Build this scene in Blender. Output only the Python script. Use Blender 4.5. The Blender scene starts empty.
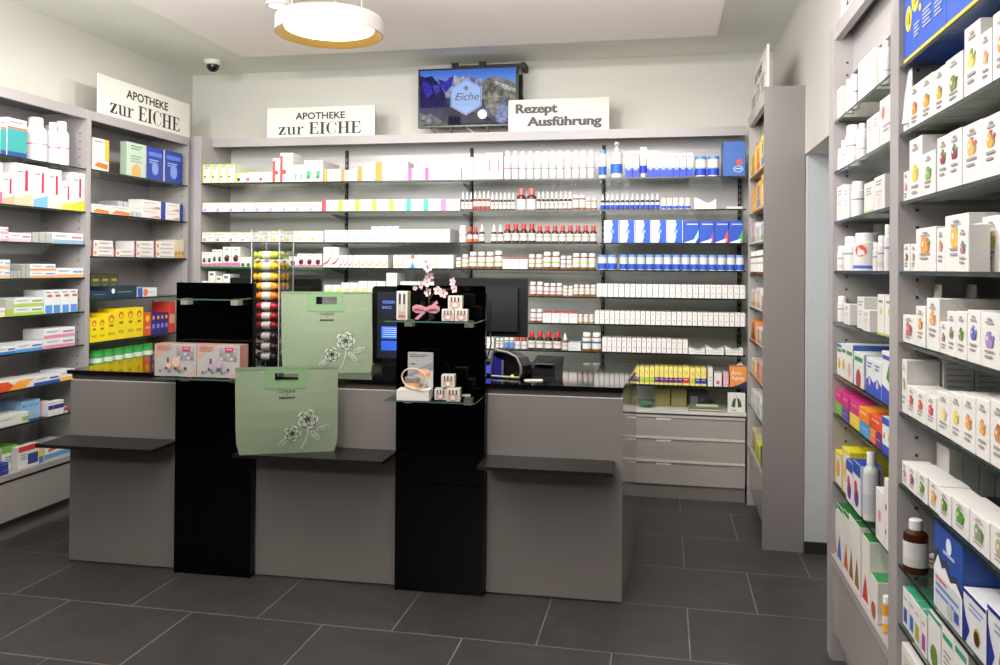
import bpy, bmesh, math, random
from mathutils import Vector, Matrix
random.seed(7)
COL = bpy.context.scene.collection
R = math.radians
# ------------------------------------------------------------------ camera
F, YAW, PITCH, ROLL, SH, CD, CH = 826.67, .1956, -.0079, -.0077, -71.51, 5.5214, 1.5
CAMP = Vector((0, -CD, CH))
_f = Vector((-math.sin(YAW), math.cos(YAW), 0)); _r = Vector((math.cos(YAW), math.sin(YAW), 0)); _d = Vector((0, 0, -1))
_f, _d = _f*math.cos(PITCH)+_d*math.sin(PITCH), _d*math.cos(PITCH)-_f*math.sin(PITCH)
_r, _d = _r*math.cos(ROLL)+_d*math.sin(ROLL), _d*math.cos(ROLL)-_r*math.sin(ROLL)
cam = bpy.data.cameras.new('camera'); co = bpy.data.objects.new('camera', cam); COL.objects.link(co)
M = Matrix((_r, -_d, -_f)).transposed().to_4x4(); M.translation = CAMP
co.matrix_world = M
cam.sensor_width = 36; cam.lens = F*36/1000; cam.shift_y = SH/1000; cam.clip_start = .05; cam.clip_end = 60
bpy.context.scene.camera = co
def ray(u, v): return _r*((u-500)/F)+_d*((v-332.5-SH)/F)+_f
def at(ax, val, u, v):
    """point of the room measured from the photograph on the plane axis=val"""
    d = ray(u, v); return CAMP+d*((val-CAMP[ax])/d[ax])
# ------------------------------------------------------------------ materials
MATS = {}
def dim(h, k=.93):
    h = h.lstrip('#'); h = ''.join(c*2 for c in h) if len(h) == 3 else h
    v = [int(h[i:i+2], 16) for i in (0, 2, 4)]
    return ''.join('%02x' % int(x*k) for x in v) if min(v) > 150 else h
def lin(h):
    h = h.lstrip('#')
    if len(h) == 3: h = ''.join(c*2 for c in h)
    o = []
    for i in (0, 2, 4):
        c = int(h[i:i+2], 16)/255
        o.append(c/12.92 if c <= .04045 else ((c+.055)/1.055)**2.4)
    return (*o, 1)
def mat(h, rough=.5, metal=0, emit=0, spec=.5, noise=0, scale=40, bump=0, coat=0):
    key = (h, rough, metal, emit, spec, noise, scale, bump, coat)
    if key in MATS: return MATS[key]
    m = bpy.data.materials.new('paint_'+h); m.use_nodes = True
    nt = m.node_tree; b = nt.nodes['Principled BSDF']
    b.inputs['Base Color'].default_value = lin(h); b.inputs['Roughness'].default_value = rough
    b.inputs['Metallic'].default_value = metal; b.inputs['Specular IOR Level'].default_value = spec
    b.inputs['Coat Weight'].default_value = coat; b.inputs['Coat Roughness'].default_value = .06
    if emit:
        b.inputs['Emission Color'].default_value = lin(h); b.inputs['Emission Strength'].default_value = emit
    if noise or bump:
        tc = nt.nodes.new('ShaderNodeTexCoord'); n = nt.nodes.new('ShaderNodeTexNoise')
        n.inputs['Scale'].default_value = scale; n.inputs['Detail'].default_value = 5
        nt.links.new(tc.outputs['Object'], n.inputs['Vector'])
        if noise:
            mx = nt.nodes.new('ShaderNodeMixRGB'); c = lin(h)
            mx.inputs[1].default_value = tuple(x*(1-noise) for x in c[:3])+(1,)
            mx.inputs[2].default_value = tuple(min(1, x*(1+noise)) for x in c[:3])+(1,)
            nt.links.new(n.outputs['Fac'], mx.inputs[0]); nt.links.new(mx.outputs[0], b.inputs['Base Color'])
        if bump:
            bp = nt.nodes.new('ShaderNodeBump'); bp.inputs['Strength'].default_value = bump; bp.inputs['Distance'].default_value = .01
            nt.links.new(n.outputs['Fac'], bp.inputs['Height']); nt.links.new(bp.outputs[0], b.inputs['Normal'])
    MATS[key] = m; return m
def clear(name, tint, gloss=1.0):
    m = bpy.data.materials.new(name); m.use_nodes = True; nt = m.node_tree; nt.nodes.clear()
    o = nt.nodes.new('ShaderNodeOutputMaterial'); t = nt.nodes.new('ShaderNodeBsdfTransparent'); g = nt.nodes.new('ShaderNodeBsdfGlossy')
    fr = nt.nodes.new('ShaderNodeFresnel'); fr.inputs[0].default_value = 1.5; mx = nt.nodes.new('ShaderNodeMixShader')
    mt = nt.nodes.new('ShaderNodeMath'); mt.operation = 'MULTIPLY'; mt.inputs[1].default_value = gloss
    t.inputs[0].default_value = lin(tint); g.inputs['Roughness'].default_value = .03
    nt.links.new(fr.outputs[0], mt.inputs[0]); nt.links.new(mt.outputs[0], mx.inputs[0])
    nt.links.new(t.outputs[0], mx.inputs[1]); nt.links.new(g.outputs[0], mx.inputs[2]); nt.links.new(mx.outputs[0], o.inputs[0])
    return m
GLASS = clear('shelf_glass', 'f3f7f4', .3); ACRYL = clear('clear_acrylic', 'f6f8f6', .22); VASE = clear('clear_vase_glass', 'dfe6e2', 1.)
GEDGE = mat('1c2a24', .2)
GREY = mat('a39e9e', .38); GREYB = mat('a29e9e', .42); GREYP = mat('cbc8c8', .22); GREYD = mat('77736f', .5)
CGREY = mat('827d7a', .16, spec=.5); CSIDE = mat('84807d', .06, spec=.8)
BLACK = mat('010102', .08, spec=.3); BLKTOP = mat('0a0a0b', .07, spec=.7); FLAP = mat('1b1a19', .32)
RAIL = mat('151515', .5); STEEL = mat('9a9a9a', .3, .9); WHITEM = mat('efeeea', .5)
# ------------------------------------------------------------------ mesh builder
class MB:
    def __init__(s): s.v = []; s.f = []; s.m = []; s.sm = []; s.mats = []
    def mi(s, m):
        if m not in s.mats: s.mats.append(m)
        return s.mats.index(m)
    def poly(s, pts, m, sm=False):
        i = len(s.v); s.v += [tuple(p) for p in pts]; s.f.append(tuple(range(i, i+len(pts)))); s.m.append(s.mi(m)); s.sm.append(sm); return s
    def box(s, x0, x1, y0, y1, z0, z1, m, top=None, side=None):
        i = len(s.v); s.v += [(x, y, z) for z in (z0, z1) for y in (y0, y1) for x in (x0, x1)]
        for k, f in enumerate(((0, 1, 5, 4), (1, 3, 7, 5), (3, 2, 6, 7), (2, 0, 4, 6), (4, 5, 7, 6), (0, 2, 3, 1))):
            s.f.append(tuple(i+j for j in f)); s.sm.append(False)
            s.m.append(s.mi(top if top and k == 4 else side if side and k in (1, 3) else m))
        return s
    def prism(s, pts, z0, z1, m):
        """polygon pts (x,y) extruded in z"""
        n = len(pts); i = len(s.v)
        s.v += [(x, y, z0) for x, y in pts]+[(x, y, z1) for x, y in pts]
        s.f += [tuple(range(i+n-1, i-1, -1)), tuple(range(i+n, i+2*n))]; s.m += [s.mi(m)]*2; s.sm += [False]*2
        for k in range(n):
            s.f.append((i+k, i+(k+1) % n, i+n+(k+1) % n, i+n+k)); s.m.append(s.mi(m)); s.sm.append(False)
        return s
    def lathe(s, prof, ms, seg=16, c=(0, 0, 0), sy=None, cap=True):
        """prof [(r,z)..]; ms one material or one per ring; sy(z-index) squash of y"""
        i = len(s.v); n = len(prof)
        for k, (r, z) in enumerate(prof):
            q = 1 if sy is None else sy[k]
            for a in range(seg):
                t = 2*math.pi*a/seg; s.v.append((c[0]+r*math.cos(t), c[1]+r*q*math.sin(t), c[2]+z))
        for k in range(n-1):
            m = ms[k] if isinstance(ms, (list, tuple)) else ms
            for a in range(seg):
                b = (a+1) % seg; s.f.append((i+k*seg+a, i+k*seg+b, i+(k+1)*seg+b, i+(k+1)*seg+a)); s.m.append(s.mi(m)); s.sm.append(True)
        if cap:
            m0 = ms[0] if isinstance(ms, (list, tuple)) else ms; m1 = ms[-1] if isinstance(ms, (list, tuple)) else ms
            s.f.append(tuple(i+a for a in range(seg-1, -1, -1))); s.m.append(s.mi(m0)); s.sm.append(False)
            s.f.append(tuple(i+(n-1)*seg+a for a in range(seg))); s.m.append(s.mi(m1)); s.sm.append(False)
        return s
    def tube(s, path, r, m, seg=8, closed=False):
        P = [Vector(p) for p in path]; n = len(P); i = len(s.v); up = Vector((.123, .31, .94)).normalized()
        rr = r if isinstance(r, (list, tuple)) else [r]*n
        for k in range(n):
            if closed: t = P[(k+1) % n]-P[k-1]
            else: t = P[min(k+1, n-1)]-P[max(k-1, 0)]
            t.normalize(); a = t.cross(up).normalized(); b = t.cross(a)
            for j in range(seg):
                w = 2*math.pi*j/seg; s.v.append(tuple(P[k]+a*(rr[k]*math.cos(w))+b*(rr[k]*math.sin(w))))
        for k in range(n if closed else n-1):
            k2 = (k+1) % n
            for j in range(seg):
                b = (j+1) % seg; s.f.append((i+k*seg+j, i+k*seg+b, i+k2*seg+b, i+k2*seg+j)); s.m.append(s.mi(m)); s.sm.append(True)
        if not closed:
            for base, rev in ((i, 0), (i+(n-1)*seg, 1)):
                s.f.append(tuple(base+j for j in (range(seg) if rev else range(seg-1, -1, -1)))); s.m.append(s.mi(m)); s.sm.append(False)
        return s
    def mesh(s, name, bevel=0):
        me = bpy.data.meshes.new(name); me.from_pydata(s.v, [], s.f)
        for m in s.mats: me.materials.append(m)
        for p, mi, sm in zip(me.polygons, s.m, s.sm): p.material_index = mi; p.use_smooth = sm
        if any(s.sm): me.set_sharp_from_angle(angle=R(38))
        me.update(); return me
    def build(s, name, parent=None, loc=(0, 0, 0), rz=0):
        o = bpy.data.objects.new(name, s.mesh(name)); COL.objects.link(o); o.location = loc; o.rotation_euler = (0, 0, rz)
        if parent: o.parent = parent
        return o
def tag(o, label, cat, group=None):
    o['label'] = label; o['category'] = cat
    if group: o['group'] = group
    return o
def empty(name, loc=(0, 0, 0), rz=0):
    o = bpy.data.objects.new(name, None); COL.objects.link(o); o.location = loc; o.rotation_euler = (0, 0, rz); o.empty_display_size = .05; return o
def struct(o): o['kind'] = 'structure'; return o
def dup(root):
    c = root.copy(); COL.objects.link(c)
    for ch in root.children:
        d = ch.copy(); COL.objects.link(d); d.parent = c
        for g in ch.children:
            e = g.copy(); COL.objects.link(e); e.parent = d
    return c
def text_polys(s, size, bold=0, shear=0, align='CENTER'):
    """triangles of a text in the built-in font, as (x,y) lists"""
    cu = bpy.data.curves.new('lettering', 'FONT'); cu.body = s; cu.size = size; cu.align_x = align; cu.offset = bold; cu.shear = shear; cu.resolution_u = 3
    o = bpy.data.objects.new('lettering', cu); COL.objects.link(o); bpy.context.view_layer.update()
    me = o.to_mesh(); P = [[(me.vertices[i].co.x, me.vertices[i].co.y) for i in p.vertices] for p in me.polygons]
    o.to_mesh_clear(); bpy.data.objects.remove(o); bpy.data.curves.remove(cu); return P
def put_text(mb, s, size, x, z, y, m, bold=0, shear=0, align='CENTER', width=None):
    P = text_polys(s, size, bold, shear, align)
    xs = [p[0] for q in P for p in q]; k = 1
    if width and xs: k = width/(max(xs)-min(xs))
    for q in P: mb.poly([(x+a*k, y, z+b) for a, b in q], m)

# ------------------------------------------------------------------ room
WALLM = mat('cbcac1', .75, noise=.02, scale=3); WALLR = mat('d0ccc7', .75); CEILM = mat('efefe6', .8); CEILB = mat('f6efe9', .8)  # one ceiling white; the middle's warmer tint paints in warm reflected light
XW, ZC, YB = .735, 3.01, .45
def floor_material():
    m = bpy.data.materials.new('slate_floor_tiles'); m.use_nodes = True; nt = m.node_tree; N = nt.nodes; L = nt.links; b = N['Principled BSDF']
    tc = N.new('ShaderNodeTexCoord'); mp = N.new('ShaderNodeMapping'); L.new(tc.outputs['Object'], mp.inputs[0])
    mp.inputs['Location'].default_value = (.19, .27, 0)
    br = N.new('ShaderNodeTexBrick'); L.new(mp.outputs[0], br.inputs['Vector'])
    br.inputs['Scale'].default_value = 1; br.inputs['Brick Width'].default_value = .6; br.inputs['Row Height'].default_value = .497
    br.inputs['Mortar Size'].default_value = .0028; br.inputs['Mortar Smooth'].default_value = .2; br.offset = .5
    br.inputs['Color1'].default_value = lin('424040'); br.inputs['Color2'].default_value = lin('3d3a3a'); br.inputs['Mortar'].default_value = lin('827c74')
    n = N.new('ShaderNodeTexNoise'); n.inputs['Scale'].default_value = 7; n.inputs['Detail'].default_value = 8; L.new(tc.outputs['Object'], n.inputs['Vector'])
    mx = N.new('ShaderNodeMixRGB'); mx.blend_type = 'OVERLAY'; mx.inputs[0].default_value = .35
    L.new(br.outputs['Color'], mx.inputs[1]); L.new(n.outputs['Fac'], mx.inputs[2]); L.new(mx.outputs[0], b.inputs['Base Color'])
    b.inputs['Roughness'].default_value = .42
    bp = N.new('ShaderNodeBump'); bp.inputs['Strength'].default_value = .25; bp.inputs['Distance'].default_value = .004
    L.new(n.outputs['Fac'], bp.inputs['Height']); L.new(bp.outputs[0], b.inputs['Normal'])
    return m
YF = -7.4
struct(MB().box(-3.95, 1.25, YF, .6, -.1, 0, floor_material()).build('floor'))
c = MB().box(-3.95, 1.25, YF, .6, ZC, ZC+.12, CEILM)
c.box(-2.84, .31, YF, -.31, 2.93, ZC+.01, CEILB)                    # lowered middle field of the ceiling
struct(c.build('ceiling'))
struct(MB().box(-3.95, 1.25, YB, .6, 0, ZC, WALLM).build('wall_back'))
w = MB().box(-3.95, -3.80, YF, YB, 0, ZC, WALLM); w.box(-3.80, -3.69, YF, YB, 2.46, ZC, WALLM); w.box(-3.80, -3.72, YF, -2.60, 0, 2.46, mat('3f3d3b', .6))  # dark unseen front stretch, added to darken the left tower's reflection
struct(w.build('wall_left'))
w = MB().box(XW, 1.12, YF, YB, 2.45, ZC, WALLR)                      # bulkhead over the racks
w.box(XW, 1.12, -2.06, YB, 2.115, 2.45, WALLR)
w.box(1.05, 1.2, YF, YB, 0, 2.45, WALLR); w.box(XW+.005, 1.12, -.885, YB, 0, 2.45, WALLR)
struct(w.build('wall_right'))
NICHE = mat('b2b8bb', .8, noise=.05, scale=120, bump=.5)
struct(MB().box(XW+.012, 1.05, -.895, -.885, 0, 2.115, NICHE).build('wall_niche'))
struct(MB().box(XW+.004, 1.05, -.907, -.895, 0, .062, mat('1d1e20', .5)).build('baseboard_right'))
struct(MB().box(-3.95, 1.25, YF-.1, YF, 0, ZC, mat('3c3a38', .8)).build('wall_front'))

# ------------------------------------------------------------------ shelving units
def zmean(c, pts, ax=0): return sum(at(ax, c, u, v).z for u, v in pts)/len(pts)
XL, XR, XP = -3.454, .64, .53
ZB = [2.103, 1.89, 1.67, 1.49, 1.309, 1.129, .945, .738]              # back shelf tops
ZLN = [2.083, 1.821, 1.62, 1.42, 1.214, 1.012, .812, .62, .364]      # left near bay
ZLF = [2.088, 1.82, 1.55, 1.281, 1.014, .84, .62, .364]
ZR = [2.073, 1.878, 1.686, 1.497, 1.302, 1.102, .95, .687, .408]     # right far bay
ZRN = [2.068, 1.88, 1.69, 1.497, 1.302, 1.108, .91, .688, .525, .36]
ZP = [2.07, 1.848, 1.655, 1.471, 1.263, 1.06, .85, .646, .39]
TH = .008
def glass_shelf(parent, x0, x1, y0, y1, zt, edge=None):
    m = MB().box(x0, x1, y0+.002, y1, zt-TH, zt, GLASS); m.poly([(x0, y0, zt-TH-.001), (x1, y0, zt-TH-.001), (x1, y0, zt+.0005), (x0, y0, zt+.0005)], GEDGE)
    if edge: m.poly([(x0, y0-.002, zt-TH-.004), (x1, y0-.002, zt-TH-.004), (x1, y0-.002, zt+.001), (x0, y0-.002, zt+.001)], edge)
    return m.build('glass_shelf', parent)
def holes(mb, xs, ys, z0, z1, n, m):
    for y in ys:
        for k in range(n):
            z = z0+(z1-z0)*k/(n-1); mb.box(xs-.0006, xs+.0006, y-.004, y+.004, z-.004, z+.004, m)
HOLE = mat('3a3636', .8)
# back unit (world axes): bays along x
BX = [-3.336, -2.37, -1.395, -.425, .525]
u = empty('wall_shelf_unit', (-1.4, 0, 0)); tag(u, 'wide grey glass-shelved unit with drawers along the back wall', 'shelving unit')
def bk(mb, name, par=u):
    mb.v = [(x+1.4, y, z) for x, y, z in mb.v]; return mb.build(name, par)
BYB = .424
bk(MB().box(BX[0]-.06, BX[0], 0, BYB, 0, 2.45, GREY), 'side_panel')
bk(MB().box(BX[0], .525, BYB, BYB+.02, 0, 2.45, GREYP), 'back_panel')
bk(MB().box(BX[0], .525, .15, .18, 2.388, 2.45, GREY).box(BX[0], .525, .18, BYB, 2.432, 2.45, GREY), 'cornice')
for x in BX[1:4]+[.512]:
    m = MB().box(x-.012, x+.012, BYB-.012, BYB, .58, 2.38, RAIL)
    for k in range(40): m.box(x-.004, x+.004, BYB-.0135, BYB-.011, .62+k*.043, .64+k*.043, mat('8a8a88', .5))
    bk(m, 'upright_rail')
for i, z in enumerate(ZB):
    for b in range(4):
        if b < 3 or True:
            o = glass_shelf(None, BX[b]+.004, BX[b+1]-.004, .0, BYB-.02, z, mat('1f6a3c', .4) if (i == 3 and b == 0) else None)
            o.parent = u; o.location = (1.4, 0, 0)
    for x in BX[1:4]:
        m = MB(); i0 = len(m.v)
        m.poly([(x-.004, .14, z-TH-.001), (x-.004, BYB-.01, z-TH-.001), (x-.004, BYB-.01, z-.06), (x-.004, .14, z-.02)], STEEL)
        m.poly([(x+.004, .14, z-TH-.001), (x+.004, .14, z-.02), (x+.004, BYB-.01, z-.06), (x+.004, BYB-.01, z-TH-.001)], STEEL)
        m.poly([(x-.004, .14, z-.02), (x-.004, BYB-.01, z-.06), (x+.004, BYB-.01, z-.06), (x+.004, .14, z-.02)], STEEL)
        m.poly([(x-.004, .14, z-.02), (x+.004, .14, z-.02), (x+.004, .14, z-TH-.001), (x-.004, .14, z-TH-.001)], STEEL)
        bk(m, 'bracket')
bk(MB().box(BX[0], .525, -.02, BYB, .558, .578, mat('d0cdc7', .4)).box(BX[0], .525, -.0, .05, .535, .558, GREYD), 'cabinet_top')
DRW = mat('a29b96', .3); LIP = mat('c6c2bd', .25)
bk(MB().box(BX[0], .52, .03, BYB, .02, .54, GREYD), 'cabinet_body')
bk(MB().box(BX[0], .52, .012, .03, 0, .108, GREYD), 'plinth')
for b in range(4):
    xa, xb = BX[b]+.003, BX[b+1]-.006
    for (z0, z1) in ((.420, .535), (.265, .394), (.112, .242)):
        d = bk(MB().box(xa, xb, 0, .03, z0-.02 if z0 < .2 else z0-.018, z1-.006, DRW), 'drawer')
        m = MB().box(xa, xb, -.008, .02, z1-.006, z1+.008, LIP); m.v = [(x+1.4, y, z) for x, y, z in m.v]; m.build('grip_edge', d)
        xc = (xa+xb)/2-.03
        m = MB().box(xc-.06, xc+.035, -.0015, 0, z1-.022, z1-.012, mat('f4f3ef', .5)); m.v = [(x+1.4, y, z) for x, y, z in m.v]; m.build('drawer_tag', d)

# side racks, built in a frame whose front looks along local -y
def side_rack(name, label, X, y_pts, zs_by_bay, sgn, depth, cornice=True, base=None, toe=.11, top=2.445, cor=(2.388, .055), hw=.018):
    """y_pts: bay limits in world y, increasing along the viewer's left->right"""
    rz = R(90) if sgn > 0 else R(-90)
    root = empty(name, (X, y_pts[0], 0), rz); tag(root, label, 'shelving unit')
    ss = [abs(y-y_pts[0]) for y in y_pts]; L0, L1 = ss[0], ss[-1]
    for s in ss:
        m = MB().box(s-hw, s+hw, 0, depth, 0, top, GREY)
        holes(m, s+hw+.0005, (.05, depth-.05), .6, 2.3, 36, HOLE); holes(m, s-hw-.0005, (.05, depth-.05), .6, 2.3, 36, HOLE)
        m.build('side_panel', root)
    for i in range(len(ss)-1):
        a, b = ss[i]+hw, ss[i+1]-hw
        MB().box(a, b, depth-.012, depth, .1, top-.02, GREYB).build('back_panel', root)
        if cornice:
            MB().box(a, b, .004, .03, cor[0], top, GREY).box(a, b, .03, depth-.012, top-.02, top, GREYD).build('cornice', root)
            if sgn < 0 and i == 0: MB().box(a, b, .07, .085, cor[0]-.13, cor[0]+.03, GREYB).build('light_shield', root)
        for z in zs_by_bay[i][:-1]: glass_shelf(root, a+.002, b-.002, .004, depth-.014, z)
        zb = zs_by_bay[i][-1]
        MB().box(a, b, .0, depth-.012, zb-.03, zb, GREY).build('bottom_board', root)
        MB().box(a, b, .012, .03, toe, zb-.045, mat('a39e9a', .18)).build('base_panel', root)
        MB().box(a, b, .05, .07, 0, toe, GREYD).build('plinth', root)
    return root
side_rack('wall_rack', 'grey two-bay medicine rack recessed in the left wall', XL, [-2.42, -1.053, .043], [ZLN, ZLF], 1, .33)
side_rack('product_rack', 'tall grey two-bay product rack at the right edge', XR, [-2.098, -3.003, -4.15], [ZR, ZRN], -1, .37, hw=.043)
pr = side_rack('corner_rack', 'shallow grey rack in the back right corner with blank end panel', XP, [-.02, -.872], [ZP], -1, .2, top=2.482, cor=(2.41, .06))
MB().box(.853, .872, -.004, .206, 0, 2.484, mat('827d7c', .34)).build('end_panel', pr)

# ------------------------------------------------------------------ products
def put(plane, c, u, z):
    p0, p1 = at(1 if plane == 'B' else 0, c, u, 0), at(1 if plane == 'B' else 0, c, u, 665)
    p = p0.lerp(p1, (z-p0.z)/(p1.z-p0.z))
    return p.x if plane == 'B' else p.y if plane == 'L' else -p.y
def carton_mesh(w, h, d, style):
    """style  front|side|top|decals ; decals: r rectangle, d disc, t text lines, p polygon"""
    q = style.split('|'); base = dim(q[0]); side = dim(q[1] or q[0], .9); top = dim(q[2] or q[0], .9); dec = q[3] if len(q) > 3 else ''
    mb = MB(); b = min(.0012, w*.06, h*.06)
    F_ = mat(base, .45); x0, x1 = -w/2, w/2
    mb.box(x0, x1, b, d, b, h-b, F_, side=mat(side, .45))
    mb.f = mb.f[:]  # body, then chamfered front and top plates
    mb.f.clear(); mb.m.clear(); mb.sm.clear(); mb.v.clear(); mb.mats.clear()
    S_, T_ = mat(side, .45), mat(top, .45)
    # 24-vertex chamfered box
    V = {}
    def vid(p):
        mb.v.append(p); return len(mb.v)-1
    for sx in (-1, 1):
        for sy in (0, 1):
            for sz in (0, 1):
                X, Y, Z = sx*w/2, sy*d, sz*h; ix, iy, iz = -sx*b, (b if sy == 0 else -b), (b if sz == 0 else -b)
                V[sx, sy, sz] = (vid((X, Y+iy, Z+iz)), vid((X+ix, Y, Z+iz)), vid((X+ix, Y+iy, Z)))
    def face(ids, m): mb.f.append(tuple(ids)); mb.m.append(mb.mi(m)); mb.sm.append(False)
    C4 = ((0, 0), (1, 0), (1, 1), (0, 1))
    face([V[-1, a, c][0] for a, c in ((0, 0), (0, 1), (1, 1), (1, 0))], S_); face([V[1, a, c][0] for a, c in C4], S_)
    face([V[2*a-1, 0, c][1] for a, c in C4], F_); face([V[2*a-1, 1, c][1] for a, c in ((0, 0), (0, 1), (1, 1), (1, 0))], F_)
    face([V[2*a-1, c, 1][2] for a, c in C4], T_); face([V[2*a-1, c, 0][2] for a, c in ((0, 0), (0, 1), (1, 1), (1, 0))], F_)
    for sx in (-1, 1):
        for t in (0, 1):
            face([V[sx, t, 0][0], V[sx, t, 0][1], V[sx, t, 1][1], V[sx, t, 1][0]], F_)
            face([V[sx, 0, t][0], V[sx, 0, t][2], V[sx, 1, t][2], V[sx, 1, t][0]], S_)
    for t in (0, 1):
        for k in (0, 1): face([V[-1, t, k][1], V[-1, t, k][2], V[1, t, k][2], V[1, t, k][1]], F_)
    y = -.0003
    for cmd in dec.split(';'):
        a = cmd.split()
        if not a: continue
        y -= .0002
        X = lambda t: x0+float(t)*w
        Z = lambda t: float(t)*h
        if a[0] == 'r':
            mb.poly([(X(a[1]), y, Z(a[2])), (X(a[3]), y, Z(a[2])), (X(a[3]), y, Z(a[4])), (X(a[1]), y, Z(a[4]))], mat(dim(a[5], .88), .45))
        elif a[0] == 'd':
            r = float(a[3])*w; e = float(a[5]) if len(a) > 5 else 1
            cl = lambda v_, l_, h_: min(max(v_, l_), h_)
            mb.poly([(cl(X(a[1])+r*math.cos(k*math.pi/6), x0+.001, x1-.001), y, cl(Z(a[2])+r*e*math.sin(k*math.pi/6), .001, h-.001)) for k in range(12)], mat(a[4], .45))
        elif a[0] == 't':
            n = int(a[4]); st = min(.05*h, .009) if len(a) < 7 else float(a[6])*h
            for k in range(n):
                z = Z(a[2])-k*st*1.9; xe = X(a[3])-(.0 if k % 2 == 0 else .2*(X(a[3])-X(a[1])))
                mb.poly([(X(a[1]), y, z-st*.45), (xe, y, z-st*.45), (xe, y, z+st*.45), (X(a[1]), y, z+st*.45)], mat(dim(a[5], .88), .5))
        elif a[0] == 's':
            for k in range(int(a[1])):
                z = h*(.9-.8*k/int(a[1])); y1_ = d*(.9-.25*(k % 3 == 2)); mb.poly([(w/2+.0004, d*.1, z-h*.012), (w/2+.0004, y1_, z-h*.012), (w/2+.0004, y1_, z+h*.012), (w/2+.0004, d*.1, z+h*.012)], mat(a[2], .5))
        elif a[0] == 'p':
            n = [float(k) for k in a[2:]]
            mb.poly([(x0+n[k]*w, y, n[k+1]*h) for k in range(0, len(n), 2)], mat(a[1], .45))
        elif a[0] == 'T':
            put_text(mb, a[5].replace('_', ' '), float(a[3])*h, X(a[1]), Z(a[2]), y, mat(a[4], .5), .0, 0, 'LEFT', width=(float(a[6])*w if len(a) > 6 else None))
    return mb
def arcs(z0, z1): return None
def bottle(kind, w, h, body, cap, lab=(), lr=(.1, .6), clearcap=None):
    """root mesh = the body; cap and label are children"""
    r = w/2*.97; B = mat(dim(body), .25); Cm = mat(dim(cap, .96), .35); m = MB(); e = .003*h; k = MB()
    if kind == 'std': prof = [(r*.9, 0), (r, e*2), (r, .70*h), (r*.93, .75*h), (r*.5, .81*h), (r*.5, .84*h)]; cp = [(r*.56, .815*h), (r*.56, .985*h), (r*.5, h)]
    elif kind == 'tall': prof = [(r*.9, 0), (r, e*2), (r, .80*h), (r*.9, .84*h), (r*.55, .87*h), (r*.55, .88*h)]; cp = [(r*.6, .87*h), (r*.6, .99*h), (r*.55, h)]
    elif kind == 'dropper': prof = [(r*.9, 0), (r, e*2), (r, .50*h), (r*.93, .55*h), (r*.5, .6*h), (r*.5, .62*h)]; cp = [(r*.55, .6*h), (r*.6, .72*h), (r*.5, .76*h), (r*.22, .97*h), (r*.15, h)]
    elif kind == 'redcap': prof = [(r*.9, 0), (r, e*2), (r, .58*h), (r*.93, .64*h), (r*.5, .70*h), (r*.5, .72*h)]; cp = [(r*.62, .70*h), (r*.62, .97*h), (r*.55, h)]
    elif kind == 'jar': prof = [(r*.92, 0), (r, e*2), (r, .70*h), (r*.95, .75*h), (r*.8, .78*h), (r*.8, .8*h)]; cp = [(r*.86, .785*h), (r*.86, .98*h), (r*.8, h)]
    elif kind == 'screw': prof = [(r*.92, 0), (r, e*2), (r, .68*h), (r*.95, .73*h), (r*.66, .80*h), (r*.62, .82*h)]; cp = [(r*.66, .80*h), (r*.66, .985*h), (r*.6, h)]
    elif kind == 'tin': prof = [(r*.97, 0), (r*.97, .84*h)]; cp = [(r, .84*h), (r, .99*h), (r*.95, h)]
    elif kind == 'tube': prof = [(r*.75, 0), (r*.75, .12*h), (r, .13*h), (r, .6*h), (r, .95*h), (r, h)]; cp = None
    elif kind == 'pump': prof = [(r*.95, 0), (r, e*2), (r, .66*h), (r*.9, .72*h), (r*.4, .76*h), (r*.4, .78*h)]; cp = [(r*.45, .765*h), (r*.45, .83*h), (r*.15, .84*h), (r*.15, .92*h), (r*.4, .92*h), (r*.4, .99*h), (r*.3, h)]
    sy = [1, 1, .95, .6, .12, .1] if kind == 'tube' else None
    m.lathe(prof, B, 14, (0, r, 0), sy)
    root = m.build({'std': 'medicine_bottle', 'tall': 'lotion_bottle', 'dropper': 'dropper_bottle', 'redcap': 'tincture_bottle', 'jar': 'pill_jar', 'screw': 'screw_lid_bottle', 'tin': 'powder_tin', 'tube': 'cream_tube', 'pump': 'pump_bottle'}[kind])
    if cp:
        k.lathe(cp, Cm, 14, (0, r, 0))
        if kind == 'pump': k.box(-w*.1, w*.1, r-w*.75, r, .925*h, .975*h, Cm)
        k.build('lid' if kind in ('jar', 'tin') else 'pump_head' if kind == 'pump' else 'cap', root)
    if lab:
        q = MB(); a, b = lr; n = len(lab); rr = r*1.012
        zz = [a*h]; mm = []
        for (f1, colr) in lab: zz.append((a+(b-a)*f1)*h); mm.append(mat(dim(colr, .9), .5))
        P = []; MM = []
        for i in range(len(mm)): P += [(rr, zz[i]), (rr, zz[i+1])]; MM += [mm[i], mm[i]]
        q.lathe(P, MM[:-1], 14, (0, r, 0), cap=False); q.build('label_band', root)
    return root
ITEMS = []          # (object, plane, shelf phrase, desc, order, category, group?)
CARTON = {'B': 'remedy_carton', 'L': 'medicine_carton', 'R': 'supplement_carton', 'N': 'herbal_carton', 'P': 'corner_carton'}
ORD = 'first second third fourth fifth sixth seventh eighth ninth tenth eleventh twelfth thirteenth fourteenth fifteenth sixteenth seventeenth eighteenth nineteenth twentieth'.split()
def ordn(i): return ORD[i] if i < 20 else ('twenty-'+ORD[i-20] if i < 29 else 'thirtieth' if i == 29 else 'thirty-'+ORD[i-30])
PACK = {}; SHELVES = {('B', 0): ZB, ('L', 0): ZLN, ('L', 1): ZLF, ('R', 0): ZR, ('R', 1): ZRN, ('P', 0): ZP}
for q in (0, 1): SHELVES['R', q] = (ZR, ZRN)[q]
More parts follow.
